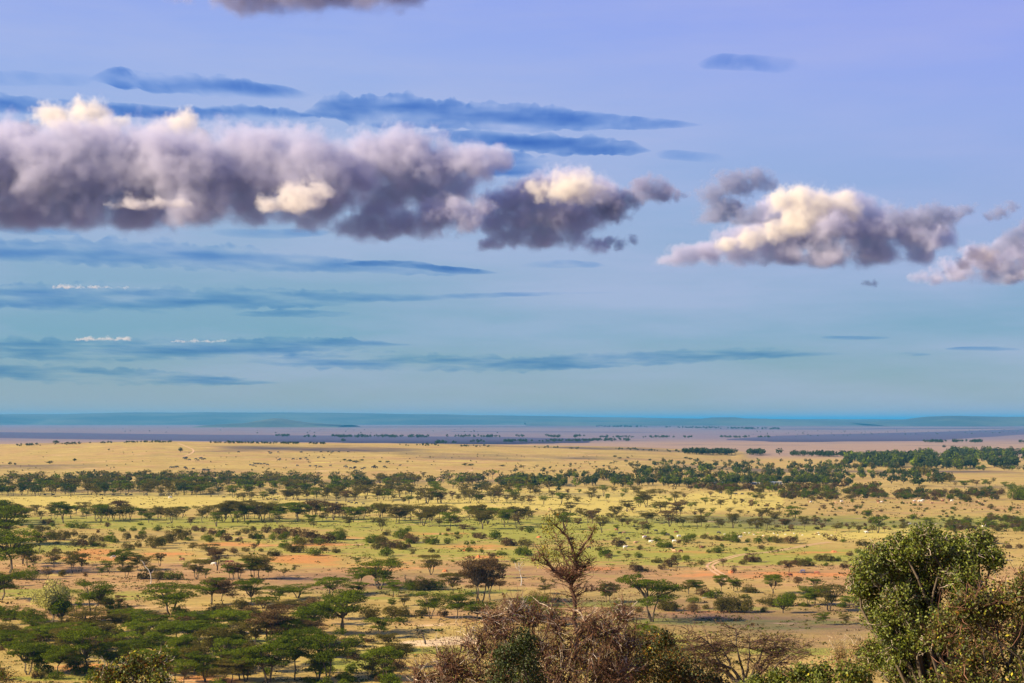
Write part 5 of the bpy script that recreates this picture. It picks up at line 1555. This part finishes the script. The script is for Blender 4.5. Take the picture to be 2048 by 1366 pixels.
def tent(px, py, w, h, label):
    p = at(px, py); k = p.y / F; W, H = w * k, h * k
    root = empty('tent', p)
    V, Q = [], []
    n_ = 12
    for y in (0, W * .9):
        for i in range(n_ + 1):
            a = math.pi * i / n_
            V.append((-W / 2 * math.cos(a), y, H * math.sin(a) ** .7))
    for i in range(n_): Q.append((i, i + 1, n_ + 2 + i, n_ + 1 + i))
    me = fastmesh('canopy', V, Q, [CANV]); link('canopy', me, root)
    Vf = [(0, .02, 0)] + [(v[0] * .985, .02, v[2] * .985) for v in V[:n_ + 1]]
    fr = bpy.data.meshes.new('front_wall'); fr.from_pydata(Vf + [(v[0], W * .88, v[2]) for v in Vf], [], [(0, i, i + 1) for i in range(1, n_ + 1)] + [(n_ + 2, n_ + 2 + i, n_ + 3 + i) for i in range(1, n_ + 1)])
    fr.materials.append(CANV); link('front_wall', fr, root)
    link('door_flap', boxmesh('door_flap', [(-W * .14, W * .14, -.06, .0, 0, H * .62)], DOOR), root)
    tag(root, label, 'tent', 'pale tents by the wood')


tent(1432, 970, 10, 7.5, 'larger pale domed tent at the foot of the riverine wood')
tent(1420, 970, 6, 4, 'small white tent left of the larger domed one')


def shed(px, py, w, h, label, n_):
    p = at(px, py); k = p.y / F; W, H = w * k, h * k
    root = empty('shed', p)
    link('wall', boxmesh('wall', [(-W / 2, W / 2, .4, 3.0, 0, H * .86)], DARKW), root)
    link('roof', boxmesh('roof', [(-W / 2 - .3, W / 2 + .3, -.1, 3.3, H * .88, H)], BLUER), root)
    for i in range(n_):
        x = -W / 2 + W * i / (n_ - 1)
        link('post', boxmesh('post', [(x - .12, x + .12, 0, .25, 0, H * .87)], CANV), root)
    tag(root, label, 'shed', 'low sheds by the wood')


shed(1449, 969.6, 20, 5.5, 'short low shed with a pale roof edge right of the domed tent', 5)
shed(1543, 969.6, 42, 6.0, 'long low shed with a blue-grey roof under the riverine wood', 9)
shed(1508, 969.6, 22, 5.0, 'low shed adjoining the left end of the long one', 5)


# ------------------------------------------------------------------ cattle
def cowmesh(name, graze=False, small=1.0):
    """one continuous body grown over a skeleton"""
    V = [(0, 0, 1.05), (.55, 0, 1.08), (.95, 0, 1.12), (-.55, 0, 1.06), (-.85, 0, 1.1)]
    Rr = [.36, .34, .24, .34, .22]
    E_ = [(0, 1), (1, 2), (0, 3), (3, 4)]
    def add(p, rr, par):
        V.append(p); Rr.append(rr); E_.append((par, len(V) - 1)); return len(V) - 1
    if graze:
        n1 = add((1.2, 0, .85), .16, 2); n2 = add((1.38, 0, .5), .13, n1); n3 = add((1.55, 0, .22), .09, n2)
    else:
        n1 = add((1.2, 0, 1.32), .16, 2); n2 = add((1.42, 0, 1.45), .14, n1); n3 = add((1.75, 0, 1.30), .08, n2)
    for sy in (-1, 1):
        e_ = add((V[n2][0] - .03, .2 * sy, V[n2][2] + .08), .035, n2)
        a = add((.72, .17 * sy, .70), .12, 1); b_2 = add((.72, .17 * sy, .38), .065, a); add((.72, .17 * sy, .02), .06, b_2)
        a = add((-.68, .17 * sy, .72), .15, 3); b_2 = add((-.78, .17 * sy, .42), .07, a); add((-.72, .17 * sy, .02), .06, b_2)
    tl = add((-.98, 0, 1.0), .05, 4); add((-1.02, 0, .5), .03, tl)
    me = bpy.data.meshes.new(name); me.from_pydata(V, E_, [])
    o = bpy.data.objects.new(name, me); COL.objects.link(o)
    md = o.modifiers.new('s', 'SKIN'); md.use_smooth_shade = True
    for i, sv in enumerate(me.skin_vertices[0].data): sv.radius = (Rr[i], Rr[i] * (1.15 if Rr[i] > .3 else 1)); sv.use_root = (i == 0)
    bpy.context.view_layer.update()
    me2 = bpy.data.meshes.new_from_object(o.evaluated_get(bpy.context.evaluated_depsgraph_get()))
    bpy.data.objects.remove(o); bpy.data.meshes.remove(me)
    me2.name = name
    me2.materials.clear(); me2.materials.append(HIDE['brown'])
    return me2


COW = [cowmesh('cow'), cowmesh('cow', True)]
HERD = []


def cow(px, py, col, size=1.0, name='cow', rot=None):
    o = link(name, COW[rnd.randint(0, 1)])
    o.location = at(px, py)
    o.rotation_euler = (0, 0, rot if rot is not None else rnd.choice([0, math.pi]) + rnd.uniform(-.6, .6))
    o.scale = (size,) * 3
    o.material_slots[0].link = 'OBJECT'; o.material_slots[0].material = HIDE[col]
    HERD.append((o, px, py, col, name))
    return o


NEARC = [(1250, 1097, 'white', 'white cow grazing beside the round olive bush'), (1256, 1080, 'black', 'black cow between the round olive bush and the yellow glade'), (1301, 1086, 'white', 'white cow left of the paired dark green bushes'),
         (1233, 1062, 'brown', 'dark cow under the small tree on the glade'), (1240, 1069, 'black', 'black cow heading left on the glade'), (1247, 1068, 'tan', 'pale cow right behind the black one on the glade'),
         (1312, 1064, 'black', 'black cow right of the olive thicket tree'), (1335, 1072, 'black', 'black cow touching the low round bush'), (1352, 1067, 'brown', 'brown cow alone on the grass right of the low bush'),
         (1357, 1075, 'white', 'white cow left of the dark green bush pair'), (1348, 1085, 'white', 'white cow by the small red shrub'), (1271, 1088, 'tan', 'pale brown cow right of the round olive bush'),
         (1290, 1076, 'brown', 'dark brown cow beside the small red bush'), (1349, 1105, 'tan', 'tan cow leading in front of the olive scrub'), (1362, 1105, 'brown', 'brown cow following the tan one'),
         (1403, 1098, 'brown', 'brown cow alone left of the dark green bush with a stalk'), (1479, 1077, 'white', 'white cow half hidden right of the tallest bush in the hedge'), (1437, 1068, 'black', 'black animal standing alone on the bright glade'),
         (1178, 1098, 'black', 'dark cow just right of the sapling top'), (1288, 1077, 'white', 'white cow behind the dark brown one'), (227, 1117, 'white', 'white cow alone on the orange soil at the left'),
         (365, 1122, 'brown', 'red-brown cow on bare soil right of the white cow'), (455, 1127, 'brown', 'red-brown cow beside the dark acacia'), (462, 1127, 'brown', 'second red-brown cow, right behind the other'),
         (428, 1131, 'white', 'pale cow lying under the dark acacia'), (1606, 1146, 'white', 'white cow on pink soil left of the large round green tree'), (1581, 1154, 'brown', 'red-brown cow below the white one on pink soil'),
         (1633, 1149, 'brown', 'brown cow nearest the large round green tree'), (1074, 1021, 'black', 'dark cow beyond the sapling on the far glade'), (1100, 1021, 'tan', 'tan cow beyond the sapling, right of the dark one'),
         (448, 996, 'black', 'lone black cow on the yellow glade at left'), (535, 1000, 'black', 'first black cow resting at the tree row edge'), (542, 1000, 'black', 'second black cow of the resting line'),
         (549, 1000.5, 'black', 'third black cow of the resting line'), (553, 1002, 'black', 'small black cow ending the resting line'), (501, 1001, 'black', 'dark cow left of the resting line'),
         (674, 1007, 'black', 'black cow with raised head on the middle glade'), (697, 1006, 'black', 'black cow right of the one with raised head'), (704, 1007, 'black', 'black cow in the middle of the small glade herd'),
         (713, 1008, 'black', 'black cow near the right of the small glade herd'), (727, 1009, 'black', 'lone black cow farthest right of the small glade herd'),
         (1818, 1051, 'white', 'white animal at the scrub above the large round green tree'), (1922, 1055, 'white', 'white animal right above the large round green tree'), (1967, 1055, 'white', 'white animal near the right edge scrub'),
         (1733, 1067, 'white', 'white animal below the large dark umbrella acacia')]
for px, py, c, lab in NEARC:
    cow(px, py, c, .78)
    tag(HERD[-1][0], lab, 'cow', 'cattle grazing on the plain')
for px, py, c, lab in ((340, 997, 'white', 'pair animal at left on the far glade, white and black'),): cow(px, py, c); tag(HERD[-1][0], 'white cow at the foot of the far tree belt, left', 'cow', 'cattle grazing on the plain')
for i, px in enumerate([1486, 1489, 1492, 1498, 1506, 1508, 1516, 1526, 1528, 1548, 1550, 1556, 1560, 1571, 1582, 1588, 1600, 1605, 1632, 1638, 1652, 1663, 1671, 1637, 1415, 1449, 1690]):
    cow(px, 1070 + rnd.uniform(-4, 3), 'white' if i % 2 else 'tan', .36, 'goat')
    tag(HERD[-1][0], 'tiny white or tan goat scattered on the bright strip above the bushes', 'goat', 'goats strewn over the bright strip')
for px, py in [(90, 992), (106, 992), (203, 992), (226, 992), (252, 991), (262, 992), (292, 991), (320, 991), (327, 991), (335, 991), (341, 991), (1472, 990), (1484, 990), (1441, 988), (352, 991)]:
    cow(px, py, 'black', 1.0); tag(HERD[-1][0], 'dark cow grazing under the front edge of the far tree belt', 'cow', 'dark cattle under the far tree belt')
for i in range(26):
    px = rnd.choice([1758, 1770, 1835, 1840, 1858, 1898, 1940, 1955, 1500, 1583, 1626, 1677, 1480, 1835, 1880]) + rnd.uniform(-7, 7)
    cow(px, rnd.uniform(1001, 1008), rnd.choice(['tan', 'white', 'tan', 'brown']), .8, 'antelope')
    tag(HERD[-1][0], 'tiny tan or white antelope on the brown scrub flat', 'antelope', 'antelopes on the scrub flat')
for i in range(70):
    a, b2 = rnd.choice([((365, 918), (420, 920)), ((500, 931), (535, 930)), ((340, 935), (420, 941)), ((560, 920), (650, 918)), ((590, 934), (690, 935)), ((690, 938), (800, 935)), ((470, 905), (560, 908)), ((600, 908), (700, 905))])
    f_ = rnd.random()
    cow(a[0] + (b2[0] - a[0]) * f_ + rnd.gauss(0, 4), a[1] + (b2[1] - a[1]) * f_ + rnd.gauss(0, 1.2), 'black', 1.25, 'wildebeest')
    tag(HERD[-1][0], 'tiny dark wildebeest grazing on the tan ridge slope', 'wildebeest', 'wildebeest herd on the ridge')


# one bird far off
def bird():
    D = 800; p = Vector((0, 0, CAMH)) + ray(1511.5, 574.5) * D
    V = [(0, -.45, 0), (0, .5, .02), (-.1, 0, .05), (.1, 0, .05), (0, 0, -.1), (-.75, .05, .28), (-.35, .22, .12), (.75, .05, .28), (.35, .22, .12), (-.12, .8, .02), (.12, .8, .02)]
    Fc = [(0, 3, 2), (0, 2, 4), (0, 4, 3), (1, 2, 3), (1, 4, 2), (1, 3, 4), (2, 0, 5), (2, 5, 6), (3, 7, 0), (3, 8, 7), (2, 6, 1), (3, 1, 8), (1, 9, 10)]
    me = bpy.data.meshes.new('bird'); me.from_pydata(V, [], Fc); me.materials.append(HIDE['black'])
    o = link('bird', me); o.location = p
    tag(o, 'single tiny dark bird in the open sky below the right-hand cumulus', 'bird')


bird()

# ------------------------------------------------------------------ labels of the many trees and shrubs
SECT = [(-999, 110, 'at the left edge'), (110, 250, 'left of the white snag'), (250, 370, 'in line with the white snag'), (370, 500, 'right of the white snag'),
        (500, 640, 'halfway from white snag to rust acacia cluster'), (640, 780, 'well left of the rust acacia cluster'), (780, 900, 'just left of the rust acacia cluster'), (900, 1040, 'in line with the rust acacia cluster'),
        (1040, 1130, 'behind the sapling\'s left half'), (1130, 1230, 'behind the sapling\'s right half'), (1230, 1330, 'in line with the lone green acacia'), (1330, 1430, 'left of the dirt track bend'),
        (1430, 1540, 'in line with the dirt track bend'), (1540, 1660, 'right of the dirt track bend'), (1660, 1790, 'above the round tree\'s left side'), (1790, 1920, 'above the round tree\'s middle'), (1920, 9999, 'at the right edge')]
BAND = [(0, 985, 'farthest rows'), (985, 1012, 'far glade rows'), (1012, 1036, 'second row, back'), (1036, 1052, 'second row, front'), (1052, 1075, 'upper shrub strip'), (1075, 1100, 'middle shrub strip'),
        (1100, 1140, 'orange-soil strip'), (1140, 1180, 'pink-soil strip'), (1180, 1215, 'back of the grove'), (1215, 1270, 'heart of the grove'), (1270, 1320, 'front of the grove'), (1320, 9999, 'bottom of the frame')]
ORD = ['first', 'second', 'third', 'fourth', 'fifth', 'sixth', 'seventh', 'eighth', 'ninth', 'tenth', 'eleventh', 'twelfth', 'thirteenth', 'fourteenth', 'fifteenth', 'sixteenth']
COLN = {'green': 'dark green', 'olive': 'olive', 'rust': 'reddish-brown', 'bright': 'bright green', 'pale': 'pale yellow', 'far': 'dark'}
cells = {}
for e in LIST:
    if e['label']:
        tag(e['o'], e['label'], 'tree'); continue
    if e['name'] == 'lone_tree':
        cells.setdefault(('ridge', next(s for s in SECT if s[0] <= e['px'] < s[1])[2], 'lone_tree', ''), []).append(e); continue
    s = next(s for s in SECT if s[0] <= e['px'] < s[1])[2]; b = next(b for b in BAND if b[0] <= e['py'] < b[1])[2]
    cells.setdefault((b, s, e['name'], e['leaf']), []).append(e)
GRP = {'acacia_tree': 'umbrella acacias on the plain', 'bush': 'rounded shrubs on the plain', 'lone_tree': 'small trees dotted over the ridge', 'round_tree': 'round-crowned trees'}
NOUN = {'acacia_tree': 'acacia', 'bush': 'bush', 'lone_tree': 'small dark tree', 'round_tree': 'round tree'}
CAT = {'acacia_tree': 'tree', 'bush': 'bush', 'lone_tree': 'tree', 'round_tree': 'tree'}
for (b, s, nm, lf), es in cells.items():
    es.sort(key=lambda e: e['px'])
    for i, e in enumerate(es):
        n_ = ORD[min(i, 15)] + ' from left' if len(es) > 1 else 'only'
        if nm == 'lone_tree':
            lab = f"{n_} of small ridge trees, {s}" if len(es) > 1 else f"only small ridge tree {s}"
        elif len(es) > 1: lab = f"{COLN[lf]} {NOUN[nm]}, {n_} in {b}, {s}"
        else: lab = f"only {COLN[lf]} {NOUN[nm]} in {b}, {s}"
        tag(e['o'], ' '.join(lab.split()[:16]), CAT[nm], GRP[nm])

for o in list(COL.objects):
    if o.parent and o.name.split('.')[0] in ('bare_twigs', 'twigs', 'foliage') and o.parent.name.split('.')[0] in ('round_tree', 'bush', 'thorn_thicket', 'dry_bush', 'sapling', 'thorn_tree'):
        o['kind'] = 'stuff'
